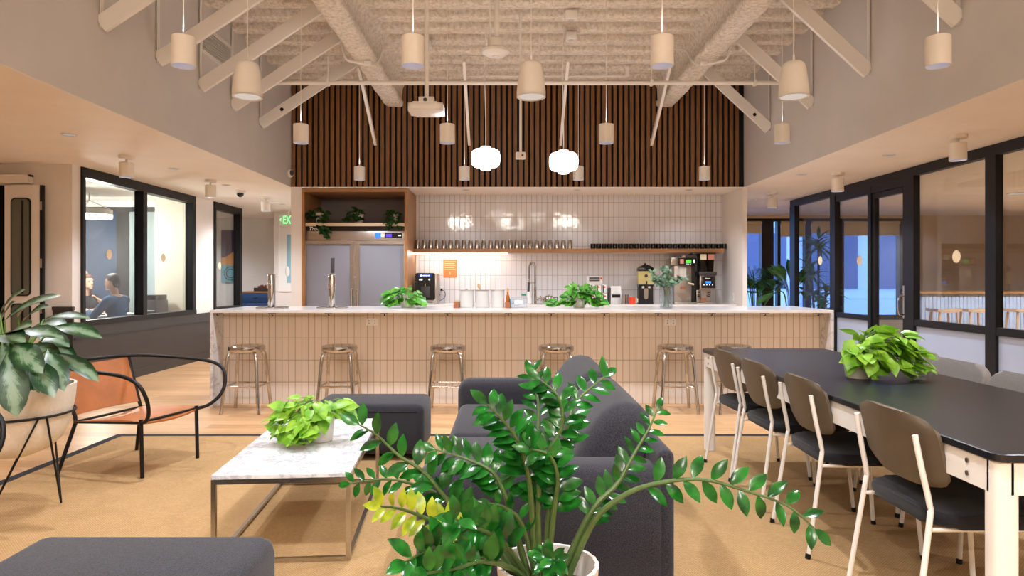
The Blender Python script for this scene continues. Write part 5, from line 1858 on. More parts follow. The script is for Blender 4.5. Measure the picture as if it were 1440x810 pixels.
STEMS = [  # points in the frame, depth change to the tip, where leaves start, spacing, leaf length, leaf material
    ([(738, 782), (690, 760), (655, 735), (600, 668), (560, 640), (530, 612), (505, 597)], -0.05, 0.34, 0.050, 0.088, 'zz'),
    ([(742, 786), (690, 748), (640, 708), (590, 684), (545, 674), (492, 680)], 0.10, 0.45, 0.036, 0.060, 'zz'),
    ([(735, 790), (690, 762), (640, 746), (600, 729), (565, 716), (535, 712)], -0.22, 0.42, 0.036, 0.072, 'zzy'),
    ([(748, 782), (722, 735), (708, 690), (690, 662), (655, 645), (612, 632)], 0.0, 0.50, 0.028, 0.080, 'zz'),
    ([(752, 780), (748, 720), (742, 665), (728, 620), (706, 590), (684, 568)], -0.10, 0.56, 0.027, 0.084, 'zz'),
    ([(752, 782), (750, 700), (752, 640), (757, 600), (756, 560), (746, 524)], 0.14, 0.52, 0.034, 0.068, 'zz'),
    ([(760, 780), (757, 700), (770, 640), (790, 600), (786, 560), (760, 534)], 0.02, 0.36, 0.033, 0.080, 'zz'),
    ([(764, 782), (775, 700), (790, 640), (800, 590), (815, 560), (850, 530)], 0.16, 0.62, 0.040, 0.078, 'zz'),
    ([(780, 782), (830, 722), (868, 680), (893, 636), (912, 604), (924, 576)], 0.08, 0.36, 0.032, 0.062, 'zz'),
    ([(792, 784), (832, 738), (872, 700), (918, 681), (985, 674), (1048, 690), (1108, 712), (1146, 744)], -0.12, 0.46, 0.052, 0.084, 'zz'),
    ([(750, 800), (700, 790), (655, 775), (612, 770), (570, 790)], -0.40, 0.40, 0.036, 0.092, 'zz'),
    ([(750, 795), (710, 765), (668, 742), (640, 730)], -0.34, 0.35, 0.034, 0.088, 'zz'),
    ([(752, 800), (720, 800), (680, 790), (640, 800), (600, 806)], -0.46, 0.38, 0.036, 0.090, 'zz'),
    ([(765, 800), (766, 796), (768, 790), (780, 786)], -0.42, 0.25, 0.022, 0.058, 'zz'),
    ([(758, 786), (735, 740), (712, 715), (690, 708)], -0.05, 0.55, 0.04, 0.055, 'zz'),
    ([(766, 782), (779, 720), (784, 670), (772, 640), (748, 632)], -0.06, 0.50, 0.033, 0.080, 'zz'),
]
stem_mb = MB()
leaf_mb = MB()
yel_mb = MB()
for pts, dy, st, sp, LL, mk in STEMS:
    k = len(pts) - 1
    w = []
    b0 = Vector((R.uniform(-0.05, 0.05), R.uniform(-0.05, 0.05), 0.36))
    for i, (px, py) in enumerate(pts):
        u = i / k
        p = at(px, py, PY + dy * u ** 1.3)
        p = Vector((p.x - PX, p.y - PY, p.z - RZ))
        if i == 0:
            p.z = 0.362
        w.append(p)
    path = smooth_pts(w, 8)
    n = len(path)
    stem_mb.tube(path, 0.008, n=8, rs=[0.0115 - 0.0092 * (i / (n - 1)) ** 0.8 for i in range(n)])
    # walk along the stem
    acc = [0]
    for a, b in zip(path, path[1:]):
        acc.append(acc[-1] + (b - a).length)
    tot = acc[-1]
    s = tot * st
    side = 1
    while s < tot + 1e-6:
        i = max(j for j in range(n) if acc[j] <= s + 1e-9)
        i = min(i, n - 2)
        f = (s - acc[i]) / max(1e-6, acc[i + 1] - acc[i])
        p = path[i].lerp(path[i + 1], min(1, f))
        tg = (path[i + 1] - path[i]).normalized()
        u = s / tot
        view = Vector((rod(-0.3, 0.3), -1.0, 0.25 + rod(-0.3, 0.4)))
        sd = tg.cross(view).normalized()
        sz = LL * (1.0 - 0.25 * (u - st) / (1 - st)) * rod(0.9, 1.1)
        for sg in (1, -1):
            d = tg * rod(0.45, 0.75) + sd * sg * 0.9 + view.normalized() * rod(-0.15, 0.3)
            nn = view + Vector((0, 0, 0.8)) + sd * rod(-0.4, 0.4)
            (yel_mb if (mk == 'zzy') else leaf_mb).leaf(p + sd * sg * 0.003, d, nn, sz, sz * 0.47, 'broad', rod(0.2, 0.6), 0.22)
            s += sp * 0.5
            if s > tot:
                break
            i = max(j for j in range(n) if acc[j] <= s + 1e-9)
            i = min(i, n - 2)
            p = path[i].lerp(path[i + 1], min(1, (s - acc[i]) / max(1e-6, acc[i + 1] - acc[i])))
    tg = (path[-1] - path[-2]).normalized()
    (yel_mb if mk == 'zzy' else leaf_mb).leaf(path[-1], tg, Vector((0, -1, 0.5)), LL * 0.75, LL * 0.36, 'broad', 0.4, 0.2)
stem_mb.build('stems', M['zzs'], t)
leaf_mb.build('leaves', M['zz'], t, ang=80, fix=False)
o = yel_mb.build('yellow_leaves', M['zzy'], t, ang=80, fix=False)
o['label'] = 'yellowing leaves'


def pothos(name, label, loc, pot, blobs, leafmat, L=0.085, group=None, seed=1, potmat='pot', kind='heart', stemmat='stem', glassjar=None):
    """pot = (radius, height, dx, dy); blobs = list of (cx, cy, cz, rx, ry, rz, count) measured from loc"""
    rr = random.Random(seed)
    t = thing(name, label, 'potted plant', loc, 0, group)
    r, h, dx, dy = pot
    MB().lathe([(0, 0), (r * 0.72, 0), (r * 0.8, 0.006), (r, h - 0.004), (r, h), (r - 0.006, h), (r - 0.008, h * 0.82), (0, h * 0.82)], (dx, dy, 0), 28).build('pot', M[potmat], t)
    MB().lathe([(0, h * 0.85), (r * 0.6, h * 0.84), (r - 0.012, h * 0.825)], (dx, dy, 0), 20).build('soil', M['soil'], t)
    lm, sm = MB(), MB()
    o = Vector((dx, dy, h * 0.9))
    for cx, cy, cz, rx, ry, rz, n in blobs:
        for i in range(n):
            while True:
                v = Vector((rr.uniform(-1, 1), rr.uniform(-1, 1), rr.uniform(-1, 1)))
                if 0.45 < v.length < 1:
                    break
            p = Vector((cx + v.x * rx, cy + v.y * ry, cz + v.z * rz))
            p.z = max(p.z, 0.035 if p.z > -0.01 and cz > 0 else p.z)
            out = (p - o)
            out.z *= 0.3
            if out.length < 1e-3:
                out = Vector((1, 0, 0))
            out.normalize()
            d = out * 0.7 + Vector((rr.uniform(-0.6, 0.6), rr.uniform(-0.6, 0.4), rr.uniform(-0.9, 0.15)))
            nn = Vector((out.x * 0.7, out.y * 0.7 - 0.35, 0.75)) + Vector((rr.uniform(-0.4, 0.4), rr.uniform(-0.4, 0.4), 0))
            sz = L * rr.uniform(0.7, 1.15)
            if p.z + min(0, d.normalized().z) * sz < 0.012 and cz > 0:
                d.z = abs(d.z) * 0.1
            lm.leaf(p, d, nn, sz, sz * 0.82, kind, rr.uniform(0.1, 0.5), rr.uniform(0.05, 0.3))
            if i % 3 == 0:
                m = (o + p) / 2 + Vector((0, 0, 0.04))
                sm.tube(smooth_pts([o + Vector((rr.uniform(-.5, .5) * r, rr.uniform(-.5, .5) * r, 0)), m, p], 3), 0.0022, n=5)
    sm.build('stems', M[stemmat], t)
    lm.build('leaves', M[leafmat], t, ang=80, fix=False)
    return t


q = at(445, 622, 3.66)
pothos('potted_plant', 'bright lime trailing plant in a white pot on the marble coffee table', (q.x, 3.66, RZ + 0.3985), (0.075, 0.155, 0.02, 0.02),
       [(-0.035, -0.02, 0.17, 0.15, 0.12, 0.07, 60), (-0.12, -0.06, 0.10, 0.09, 0.09, 0.08, 34), (-0.03, -0.12, 0.07, 0.09, 0.06, 0.06, 24), (0.12, 0.0, 0.19, 0.06, 0.06, 0.05, 10)], 'lime', 0.078, seed=3)
q = at(1232, 530, 3.58)
t = pothos('potted_plant', 'bright lime trailing plant in a white pot on the long black dining table', (q.x, 3.58, 0.758), (0.075, 0.13, -0.085, 0.02),
           [(0.02, 0.0, 0.19, 0.17, 0.13, 0.08, 64), (0.0, -0.05, 0.11, 0.15, 0.10, 0.08, 46), (0.14, -0.04, 0.16, 0.08, 0.08, 0.09, 20), (0.17, -0.05, 0.06, 0.10, 0.06, 0.04, 9), (-0.13, -0.04, 0.13, 0.05, 0.06, 0.06, 10)], 'lime', 0.088, seed=8)
t2 = thing('glass_jar', 'small clear glass jar beside the lime plant on the black table', 'jar', (q.x + 0.165, 3.50, 0.758))
MB().lathe([(0, 0), (0.034, 0), (0.04, 0.008), (0.042, 0.05), (0.034, 0.062), (0.031, 0.062), (0.038, 0.05), (0.036, 0.01), (0, 0.006)], n=24).build('jar_body', M['vase'], t2)
MB().lathe([(0, 0.007), (0.035, 0.009), (0.036, 0.03), (0, 0.03)], n=20).build('water', M['acryl'], t2)
q = at(570, 434, 7.25)
pothos('potted_plant', 'green trailing plant in a white pot on the bar before the fridge', (q.x, 7.25, BZ), (0.085, 0.16, 0.02, 0.04),
       [(-0.03, 0.0, 0.15, 0.17, 0.12, 0.07, 46), (-0.14, -0.04, 0.09, 0.10, 0.08, 0.07, 34), (0.13, -0.03, 0.08, 0.10, 0.08, 0.06, 30)], 'pothos', 0.085, seed=5)
q = at(812, 434, 7.2)
t = pothos('potted_plant', 'green plant trailing sideways from a white pot on the middle of the bar', (q.x, 7.2, BZ), (0.075, 0.13, 0.02, 0.05),
           [(0.0, 0.0, 0.18, 0.13, 0.1, 0.07, 36), (0.14, 0.0, 0.13, 0.12, 0.1, 0.09, 44), (-0.09, -0.03, 0.09, 0.08, 0.08, 0.07, 22), (0.20, -0.03, 0.06, 0.09, 0.07, 0.05, 24), (-0.21, -0.04, 0.05, 0.08, 0.05, 0.04, 10)], 'pothos', 0.088, seed=6)
for k, (px, py, pw, blobs) in enumerate((
        (447, 313.5, 0.06, [(0.0, -0.06, 0.13, 0.16, 0.08, 0.07, 34), (0.09, -0.13, -0.04, 0.06, 0.03, 0.13, 22), (-0.13, -0.08, 0.10, 0.06, 0.05, 0.07, 10), (0.15, -0.14, -0.12, 0.04, 0.03, 0.07, 8)]),
        (502, 313.5, 0.07, [(-0.02, -0.06, 0.16, 0.11, 0.08, 0.06, 26), (-0.09, -0.11, 0.02, 0.05, 0.04, 0.09, 12), (0.04, -0.10, 0.07, 0.05, 0.04, 0.06, 8)]),
        (553, 313.5, 0.07, [(-0.02, -0.06, 0.12, 0.12, 0.08, 0.07, 28), (0.02, -0.12, 0.0, 0.10, 0.04, 0.07, 20)]))):
    X = (px - CX) * 9.66 / F
    pothos('potted_plant', 'dark green trailing plant in a white pot on top of the fridge, %s' % ('nearest the corridor', 'middle one', 'nearest the tiles')[k], (X, 9.68, fz(313.5)), (pw, 0.15, 0.02, 0.0), blobs, 'darkp', 0.085, 'dark plants on top of the fridge', 20 + k)

# eucalyptus in a glass vase
X = (937 - CX) * 7.08 / F
t = thing('flower_vase', 'clear glass vase of grey-green eucalyptus on the bar', 'vase', (X, 7.08, BZ))
MB().lathe([(0, 0), (0.058, 0), (0.062, 0.006), (0.066, 0.24), (0.062, 0.24), (0.058, 0.014), (0, 0.014)], n=30).build('vase_body', M['vase'], t)
MB().lathe([(0, 0.015), (0.057, 0.015), (0.060, 0.14), (0, 0.14)], n=28).build('water', M['acryl'], t)
lm, sm = MB(), MB()
for i in range(15):
    a = R.uniform(0, 2 * PI)
    rr = R.uniform(0.05, 0.2)
    tip = Vector((math.cos(a) * rr + 0.02, math.sin(a) * rr * 0.6, 0.34 + R.uniform(-0.06, 0.08)))
    p = smooth_pts([(math.cos(a + 2) * 0.03, math.sin(a + 2) * 0.03, 0.02), (math.cos(a) * 0.035, math.sin(a) * 0.035, 0.23), tip], 8)
    sm.tube(p, 0.0025, n=5)
    for j in range(9, len(p)):
        for s in (0, 1):
            d = Vector((R.uniform(-1, 1), R.uniform(-1, 0.6), R.uniform(-0.5, 0.7)))
            lm.leaf(p[j], d, Vector((0, -0.6, 0.7)), R.uniform(0.035, 0.06), R.uniform(0.03, 0.045), 'round', 0.3, 0.1)
sm.build('stems', plain('grey green stem', (96, 112, 80), 0.6), t)
lm.build('leaves', M['euc'], t, ang=80, fix=False)

# silver-leaved plant in the round planter on a wire stand
BXc, BYc = -2.71, 3.75
t = thing('plant_stand', 'black wire hairpin stand carrying the round white planter', 'plant stand', (BXc, BYc, RZ))
MB().tube([(0.287 * math.cos(a), 0.287 * math.sin(a), 0.535) for a in [2 * PI * i / 40 for i in range(40)]], 0.007, n=8, closed=True).build('ring', M['black'], t)
for i in range(3):
    a = math.radians(31 + 120 * i)
    f0 = Vector((0.215 * math.cos(a), 0.215 * math.sin(a), 0.006))
    pts = []
    for s in (-60, 60):
        b = a + math.radians(s * 0.93)
        pts.append(Vector((0.285 * math.cos(b), 0.285 * math.sin(b), 0.532)))
    MB().tube([pts[0], f0, pts[1]], 0.0055, n=8).build('leg', M['black'], t)
t = thing('potted_plant', 'silver-green variegated plant in a round cream planter on the wire stand', 'potted plant', (BXc, BYc, RZ + 0.30))
MB().lathe([(0, 0), (0.09, 0.003), (0.17, 0.035), (0.225, 0.09), (0.256, 0.16), (0.272, 0.235), (0.285, 0.30), (0.292, 0.385), (0.278, 0.385), (0.262, 0.30), (0.0, 0.28)], n=48).build('planter', M['stonepot'], t)
MB().lathe([(0, 0.30), (0.15, 0.30), (0.262, 0.302)], n=28).build('soil', M['soil'], t)
org = Vector((BXc, BYc, RZ + 0.30))


def c8(x, y, Y):
    return at(x / 2.456, 390 + y / 2.456, Y) - org


LV = [((15, 150), (190, 55), 3.75, .10), ((0, 130), (65, 38), 3.85, .09), ((150, 145), (300, 135), 3.95, .06), ((190, 170), (342, 208), 3.72, .09),
      ((70, 185), (212, 205), 3.58, .09), ((200, 262), (338, 352), 3.66, .085), ((165, 250), (228, 382), 3.56, .10), ((115, 280), (188, 405), 3.50, .11),
      ((25, 265), (66, 468), 3.42, .135), ((40, 222), (135, 328), 3.42, .12), ((-40, 200), (-130, 330), 3.5, .12), ((-30, 130), (-120, 50), 3.8, .11),
      ((0, 170), (30, 80), 3.95, .10), ((80, 150), (160, 95), 4.0, .09), ((-20, 250), (-60, 410), 3.4, .13), ((130, 200), (235, 235), 3.85, .10),
      ((-60, 170), (-190, 200), 3.7, .11), ((60, 140), (115, 75), 4.05, .09), ((30, 200), (100, 160), 3.5, .11), ((100, 230), (200, 300), 3.7, .11),
      ((-10, 190), (-60, 130), 3.55, .11), ((60, 250), (130, 390), 3.62, .10), ((-70, 240), (-150, 370), 3.75, .11), ((10, 230), (20, 330), 3.5, .12),
      ((120, 170), (225, 160), 4.05, .10), ((0, 200), (80, 220), 3.45, .10), ((150, 215), (260, 290), 3.9, .09), ((-50, 150), (-100, 100), 4.0, .1)]
lm, sm = MB(), MB()
for (b, e, Y, w) in LV:
    p0, p1 = c8(b[0], b[1], Y + 0.04), c8(e[0], e[1], Y - 0.04)
    ch_ = p1 - p0
    L = ch_.length * 1.06
    d = ch_.normalized()
    up = Vector((0, -0.55, 0.85))
    d0 = (d + up * 0.22).normalized()
    lm.leaf(p0, d0, up + Vector((R.uniform(-.35, .35), 0, 0)), L, w * 1.12, 'lance', 0.5, 0.22, 0.03)
    root = Vector((R.uniform(-.08, .08), R.uniform(-.08, .08), 0.29))
    sm.tube(smooth_pts([root, (root + p0) / 2 + Vector((0, 0, 0.04)), p0], 5), 0.005, n=6)
sm.build('stems', M['stem'], t)
lm.build('leaves', M['agla'], t, ang=80, fix=False)


# palms and tall plants by the far windows
def palm(label, loc, h, spread, nf, seed, wide=False):
    rr = random.Random(seed)
    t = thing('potted_plant', label, 'potted plant', loc)
    MB().lathe([(0, 0), (0.13, 0), (0.17, 0.32), (0.155, 0.32), (0.14, 0.27), (0, 0.27)], n=24).build('pot', M['darkgrey'], t)
    MB().lathe([(0, 0.28), (0.14, 0.275)], n=16).build('soil', M['soil'], t)
    lm, sm = MB(), MB()
    for i in range(nf):
        a = 2 * PI * i / nf + rr.uniform(-.3, .3)
        el = rr.uniform(0.3, 1.0)
        top = Vector((math.cos(a) * spread * el, math.sin(a) * spread * el, h * (1.05 - 0.35 * el)))
        mid = Vector((math.cos(a) * spread * el * 0.35, math.sin(a) * spread * el * 0.35, h * 0.72))
        p = smooth_pts([(math.cos(a) * 0.04, math.sin(a) * 0.04, 0.27), mid, top], 9)
        sm.tube(p, 0.006, n=5)
        if wide:
            lm.leaf(p[-4], top - mid + Vector((0, 0, -0.1)), Vector((math.cos(a) * .4, math.sin(a) * .4 - .4, 1)), 0.42, 0.14, 'lance', 0.7, 0.2)
        else:
            for j in range(7, len(p) - 1):
                tg = (p[j + 1] - p[j]).normalized()
                sd = tg.cross(Vector((0, 0, 1))).normalized()
                for s in (1, -1):
                    lm.leaf(p[j], tg * 0.6 + sd * s + Vector((0, 0, -0.15)), Vector((0, 0, 1)), 0.28, 0.042, 'lance', 0.7, 0.2)
    sm.build('stems', M['stem'], t)
    lm.build('leaves', M['palm'], t, ang=80, fix=False)
    return t


palm('feathery palm by the far exterior windows beyond the bar end', (4.75, 13.1, 0), 1.62, 0.55, 22, 31)
palm('broad leaved plant by the far windows beside the feathery palm', (5.1, 12.3, 0), 1.38, 0.42, 18, 32, True)
t = thing('potted_plant', 'tall spiky dracaena behind the first pane of the side room', 'potted plant', (5.35, 11.75, 0))
MB().lathe([(0, 0), (0.15, 0), (0.19, 0.36), (0.17, 0.36), (0.16, 0.3), (0, 0.3)], n=24).build('pot', M['darkgrey'], t)
MB().lathe([(0, 0.31), (0.16, 0.305)], n=16).build('soil', M['soil'], t)
lm, sm = MB(), MB()
for (x, y, z) in ((0, 0, 1.95), (-0.12, 0.05, 1.5), (0.12, -0.04, 1.15), (0.02, -0.1, 0.8)):
    sm.tube([(x * 0.3, y * 0.3, 0.3), (x, y, z)], 0.02, n=7)
    for i in range(34):
        a = R.uniform(0, 2 * PI)
        e = R.uniform(-0.5, 1.2)
        lm.leaf((x, y, z + R.uniform(-0.22, 0.03)), (math.cos(a), math.sin(a), e), (0, 0, 1), R.uniform(0.3, 0.46), 0.06, 'blade', 0.7, 0.25)
sm.build('stems', M['twig'], t)
lm.build('leaves', M['palm'], t, ang=80, fix=False)


# ------------------------------------------------------------------ people in the meeting room
def remesh(o, v):
    m = o.modifiers.new('one surface', 'REMESH')
    m.mode = 'VOXEL'
    m.voxel_size = v
    m.use_smooth_shade = True
    s = o.modifiers.new('soften', 'SMOOTH')
    s.factor = 0.5
    s.iterations = 4
    return o


def limb(mb, pts, rs):
    for i, (a, b) in enumerate(zip(pts, pts[1:])):
        mb.tube([a, b], rs[i], n=14, rs=[rs[i], rs[i + 1]])
    for p, r in zip(pts, rs):
        mb.ell(p, r, r, r, 14, 8)


def hand(mb, wrist, d, up, side, s=1.0):
    """palm, four fingers and a thumb, slightly curled"""
    wrist, d, up = Vector(wrist), Vector(d).normalized(), Vector(up).normalized()
    sd = d.cross(up).normalized() * side
    c = wrist + d * 0.05
    mb.ell(c, 0.045, 0.04, 0.017, 12, 8, Matrix((d, sd, up)).transposed().to_4x4())
    for k, (off, ln) in enumerate(((-0.027, 0.065), (-0.009, 0.078), (0.010, 0.074), (0.028, 0.058))):
        p0 = c + d * 0.03 + sd * off
        p1 = p0 + d * ln * 0.5 - up * 0.006
        p2 = p1 + d * ln * 0.32 - up * 0.02
        p3 = p2 + d * ln * 0.12 - up * 0.022
        limb(mb, [p0, p1, p2, p3], [0.0095, 0.009, 0.0085, 0.007])
    p0 = wrist + d * 0.02 - sd * 0.025
    limb(mb, [p0, p0 - sd * 0.028 + d * 0.028, p0 - sd * 0.034 + d * 0.06 - up * 0.008], [0.012, 0.0105, 0.009])


def person(label, loc, rz, hair, cloth, arms, long_hair=False):
    t = thing('person', label, 'person', loc, rz)
    mb = MB()
    mb.ell((0, 0, .52), .15, .17, .12).ell((.02, 0, .68), .115, .145, .16).ell((.04, 0, .88), .12, .165, .17)
    limb(mb, [(.04, -.165, .975), (.04, 0, 1.0), (.04, .165, .975)], [.06, .07, .06])
    limb(mb, [(.055, 0, 1.02), (.085, 0, 1.14)], [.056, .053])
    mb.ell((.10, 0, 1.235), .098, .077, .105).ell((.145, 0, 1.175), .058, .055, .062)
    mb.ell((.135, 0, 1.235), .062, .062, .07)
    limb(mb, [(.19, 0, 1.235), (.212, 0, 1.205)], [.010, .015])
    mb.ell((.196, 0, 1.158), .012, .026, .010).ell((.188, 0, 1.128), .018, .024, .018)
    mb.ell((.186, 0, 1.262), .012, .05, .010)
    for s in (-1, 1):
        mb.ell((.088, s * .078, 1.215), .024, .012, .034)
    for s in (-1, 1):
        el, wr, d = arms[s]
        limb(mb, [(.04, s * .185, .965), el, wr], [.05, .042, .029])
        hand(mb, wr, d, (0.2, 0, 1), s)
        limb(mb, [(0, s * .09, .51), (.43, s * .11, .52), (.40, s * .11, .09)], [.085, .06, .042])
        limb(mb, [(.38, s * .11, .05), (.50, s * .12, .035)], [.045, .034])
    body = remesh(mb.build('body', M['skin'], t), 0.0075)
    # shirt and trousers
    mb = MB()
    mb.ell((0.01, 0, .56), .155, .178, .12).ell((.02, 0, .68), .13, .16, .17).ell((.04, 0, .87), .135, .18, .175)
    limb(mb, [(.04, -.165, .972), (.04, 0, .985), (.04, .165, .972)], [.072, .075, .072])
    for s in (-1, 1):
        el, wr, d = arms[s]
        el, wr = Vector(el), Vector(wr)
        limb(mb, [(.04, s * .185, .965), el, el.lerp(wr, 0.55)], [.066, .056, .048])
    remesh(mb.build('shirt', M[cloth], t), 0.011)
    mb = MB()
    mb.ell((0, 0, .50), .16, .178, .105)
    for s in (-1, 1):
        limb(mb, [(0, s * .09, .51), (.43, s * .11, .52), (.40, s * .11, .12)], [.097, .073, .06])
    remesh(mb.build('trousers', M['darkcloth'], t), 0.011)
    mb = MB()
    for s in (-1, 1):
        limb(mb, [(.37, s * .11, .05), (.515, s * .12, .04)], [.052, .04])
    remesh(mb.build('shoes', M['black'], t), 0.01)
    mb = MB()
    mb.ell((.078, 0, 1.275), .098, .085, .088).ell((.035, 0, 1.225), .055, .075, .075).ell((.115, 0, 1.31), .075, .066, .045)
    if long_hair:
        for s in (-1, 1):
            limb(mb, [(.06, s * .07, 1.25), (.05, s * .085, 1.12), (.06, s * .09, 1.0)], [.04, .04, .03])
        limb(mb, [(.02, 0, 1.25), (-.02, 0, 1.1), (-.03, 0, .98)], [.06, .07, .05])
    remesh(mb.build('hair', M[hair], t), 0.009)
    for s in (-1, 1):
        MB().ell((.187, s * .03, 1.237), .008, .013, .008, 10, 6).build('eye', M['hairdark'], t)
    return t


def shell_chair(label, loc, rz):
    t = thing('chair', label, 'chair', loc, rz, 'clear meeting room chairs')
    rows = []
    for i in range(14):
        u = i / 13
        if u < 0.5:
            x, z = 0.22 - 0.84 * u, 0.45 - 0.03 * math.sin(u * 2 * PI)
        else:
            v = (u - 0.5) * 2
            x, z = -0.2 - 0.10 * v, 0.45 + 0.36 * v
        hw = 0.235 * (1 - 0.45 * max(0, u - 0.8) / 0.2 * max(0, u - 0.8) / 0.2) * (1 - 0.3 * max(0, 0.12 - u) / 0.12)
        rows.append([(x + 0.05 * w * w * (u > 0.4), hw * w, z + 0.03 * w * w * (u < 0.6)) for w in [-1 + j / 4 for j in range(9)]])
    MB().sheet(rows, 0.008).build('seat_shell', M['acryl'], t, ang=60)
    for sx, sy in ((1, 1), (1, -1), (-1, 1), (-1, -1)):
        MB().cyl((sx * 0.13, sy * 0.15, 0.43), (sx * 0.21, sy * 0.21, 0), 0.011, n=8).build('leg', M['steelw'], t)
    return t


# meeting table
t = thing('meeting_table', 'white meeting table between the two seated people', 'table', (-6.12, 10.2, 0))
MB().box(-0.26, 0.26, -0.75, 0.75, 0.715, 0.74, bev=0.006).build('table_top', M['paper'], t)
for sx in (-1, 1):
    for sy in (-1, 1):
        MB().cyl((sx * 0.2, sy * 0.68, 0.715), (sx * 0.22, sy * 0.70, 0), 0.022).build('leg', M['steelw'], t)
t = thing('laptop', 'closed dark laptop on the white meeting table', 'laptop', (-6.12, 10.05, 0.741))
MB().box(-0.11, 0.11, -0.16, 0.16, 0, 0.010, bev=0.003).build('base', M['darkgrey'], t)
MB().box(-0.11, 0.11, -0.16, 0.16, 0.0105, 0.017, bev=0.003).build('lid', M['steel'], t)
person('person in a blue shirt with short dark hair, seated and turned sideways, one hand raised', (-5.58, 9.80, 0), PI - 0.12, 'hairdark', 'bluecloth',
       {1: ((.20, .25, .76), (.42, .12, .83), (0.8, -0.3, 0.1)), -1: ((.16, -.25, .76), (.38, -.10, .96), (0.55, 0.2, 0.6))})
shell_chair('clear shell chair under the person in the blue shirt', (-5.54, 9.80, 0), PI - 0.12)
person('person with auburn hair in dark clothing at the far side of the meeting table', (-6.68, 10.72, 0), -0.35, 'hairbrown', 'darkcloth',
       {1: ((.22, .22, .76), (.42, .10, .80), (0.9, -0.2, 0.0)), -1: ((.22, -.22, .76), (.42, -.10, .80), (0.9, 0.2, 0.0))}, True)
shell_chair('clear shell chair under the person with auburn hair', (-6.72, 10.735, 0), -0.35)
# drum pendant
t = thing('drum_pendant', 'large glowing white drum pendant in the meeting room', 'pendant lamp', (-6.13, 10.0, 2.17))
MB().lathe([(0, 0.0), (0.29, 0.0), (0.30, 0.01), (0.30, 0.05), (0, 0.05)], n=40).build('diffuser', M['lamp'], t)
MB().lathe([(0.30, 0.051), (0.305, 0.051), (0.30, 0.13), (0.295, 0.13), (0.0, 0.12), (0.0, 0.06), (0.29, 0.055)], n=40).build('shade', M['steelw'], t)
mb = MB()
for i in range(3):
    a = 2 * PI * i / 3 + 0.4
    mb.cyl((0.28 * math.cos(a), 0.28 * math.sin(a), 0.13), (0, 0, 0.26), 0.006, n=6)
mb.cyl((0, 0, 0.26), (0, 0, ZC - 2.17), 0.006, n=6)
mb.build('cords', M['steelw'], t)
l = point((0, 0, -0.12), P_DRUM, (1, 0.95, 0.88), 0.2)
l.parent = t
t = thing('side_table', 'small white shelf unit carrying the dark printer in the meeting room', 'shelf unit', (-5.52, 10.66, 0))
MB().box(-0.14, 0.14, -0.2, 0.2, 0.70, 0.73).build('top', M['paper'], t)
MB().box(-0.14, 0.14, -0.2, 0.2, 0.36, 0.38).box(-0.14, 0.14, -0.2, 0.2, 0.03, 0.06).build('shelves', M['paper'], t)
for s in (-1, 1):
    MB().box(s * 0.13 - 0.01, s * 0.13 + 0.01, -0.2, 0.2, 0, 0.36).box(s * 0.13 - 0.01, s * 0.13 + 0.01, -0.2, 0.2, 0.38, 0.70).build('side', M['paper'], t)
t = thing('printer', 'dark office printer behind the middle window post', 'printer', (-5.52, 10.66, 0.731))
MB().box(-0.13, 0.13, -0.18, 0.18, 0, 0.22, bev=0.015).build('body', M['darkgrey'], t)
MB().box(-0.12, 0.12, -0.17, 0.17, 0.22, 0.30, bev=0.015).build('scanner_lid', M['blackgloss'], t)
MB().box(-0.10, 0.10, -0.24, -0.18, 0.05, 0.065).build('paper_tray', M['greymetal'], t)

# corridor: exit sign, framed print, blue cabinet, painting
t = thing('exit_sign', 'green illuminated exit sign at the corridor end', 'sign', (-4.045, 12.6, 2.36))
MB().box(-0.18, 0.18, 0, 0.03, -0.105, 0.105, bev=0.006).build('housing', M['steelw'], t)
MB().cyl((0, 0.015, 0.105), (0, 0.015, ZC - 2.36), 0.012).build('mount', M['steelw'], t)
MB().box(-0.165, 0.165, -0.003, 0, -0.09, 0.09).build('face', plain('pale exit sign face', (206, 226, 206), 0.4), t)
o = text('lettering', 'EXIT', 0.20, M['exitgreen'], t, (0.02, -0.0045, 0), bold=0.004)
o.scale = (0.62, 1, 1)
o = text('arrow', '<', 0.12, M['exitgreen'], t, (-0.148, -0.0045, 0), bold=0.003)
o.scale = (0.45, 1, 1)
t = thing('framed_print', 'white framed print with a sky blue band at the corridor end', 'picture', (-4.03, 12.975, 1.66))
mb = MB()
mb.box(-0.34, 0.34, -0.002, 0.02, 0.59, 0.62).box(-0.34, 0.34, -0.002, 0.02, -0.62, -0.59)
mb.box(-0.34, -0.31, -0.002, 0.02, -0.59, 0.59).box(0.31, 0.34, -0.002, 0.02, -0.59, 0.59)
mb.build('frame', M['steelw'], t)
MB().box(-0.31, 0.31, 0.008, 0.018, -0.59, 0.59).build('mat_board', M['paper'], t)
MB().box(-0.17, 0.17, 0.005, 0.008, -0.46, 0.46).build('print', M['artblue'], t)
t = thing('cabinet', 'navy blue cabinet with an oak top in the corridor', 'cabinet', (-4.98, 13.5, 0))
MB().box(-0.29, 0.29, 0, 0.45, 0.08, 1.0).build('body', M['blue'], t)
MB().box(-0.31, 0.31, -0.02, 0.46, 1.0, 1.03).build('top', M['oak'], t)
for a, b in ((-0.285, -0.003), (0.003, 0.285)):
    dr = MB().box(a, b, -0.018, 0, 0.10, 0.80, bev=0.003).build('door', M['blue'], t)
dr = MB().box(-0.285, 0.285, -0.018, 0, 0.81, 0.99, bev=0.003).build('drawer', M['blue'], t)
MB().tube(smooth_pts([(-0.03, -0.018, 0.9), (-0.03, -0.04, 0.905), (0.03, -0.04, 0.905), (0.03, -0.018, 0.9)], 3), 0.008).build('handle', M['black'], dr)
for x in (-0.25, 0.25):
    for y in (0.04, 0.41):
        MB().cyl((x, y, 0), (x, y, 0.08), 0.02).build('leg', M['black'], t)
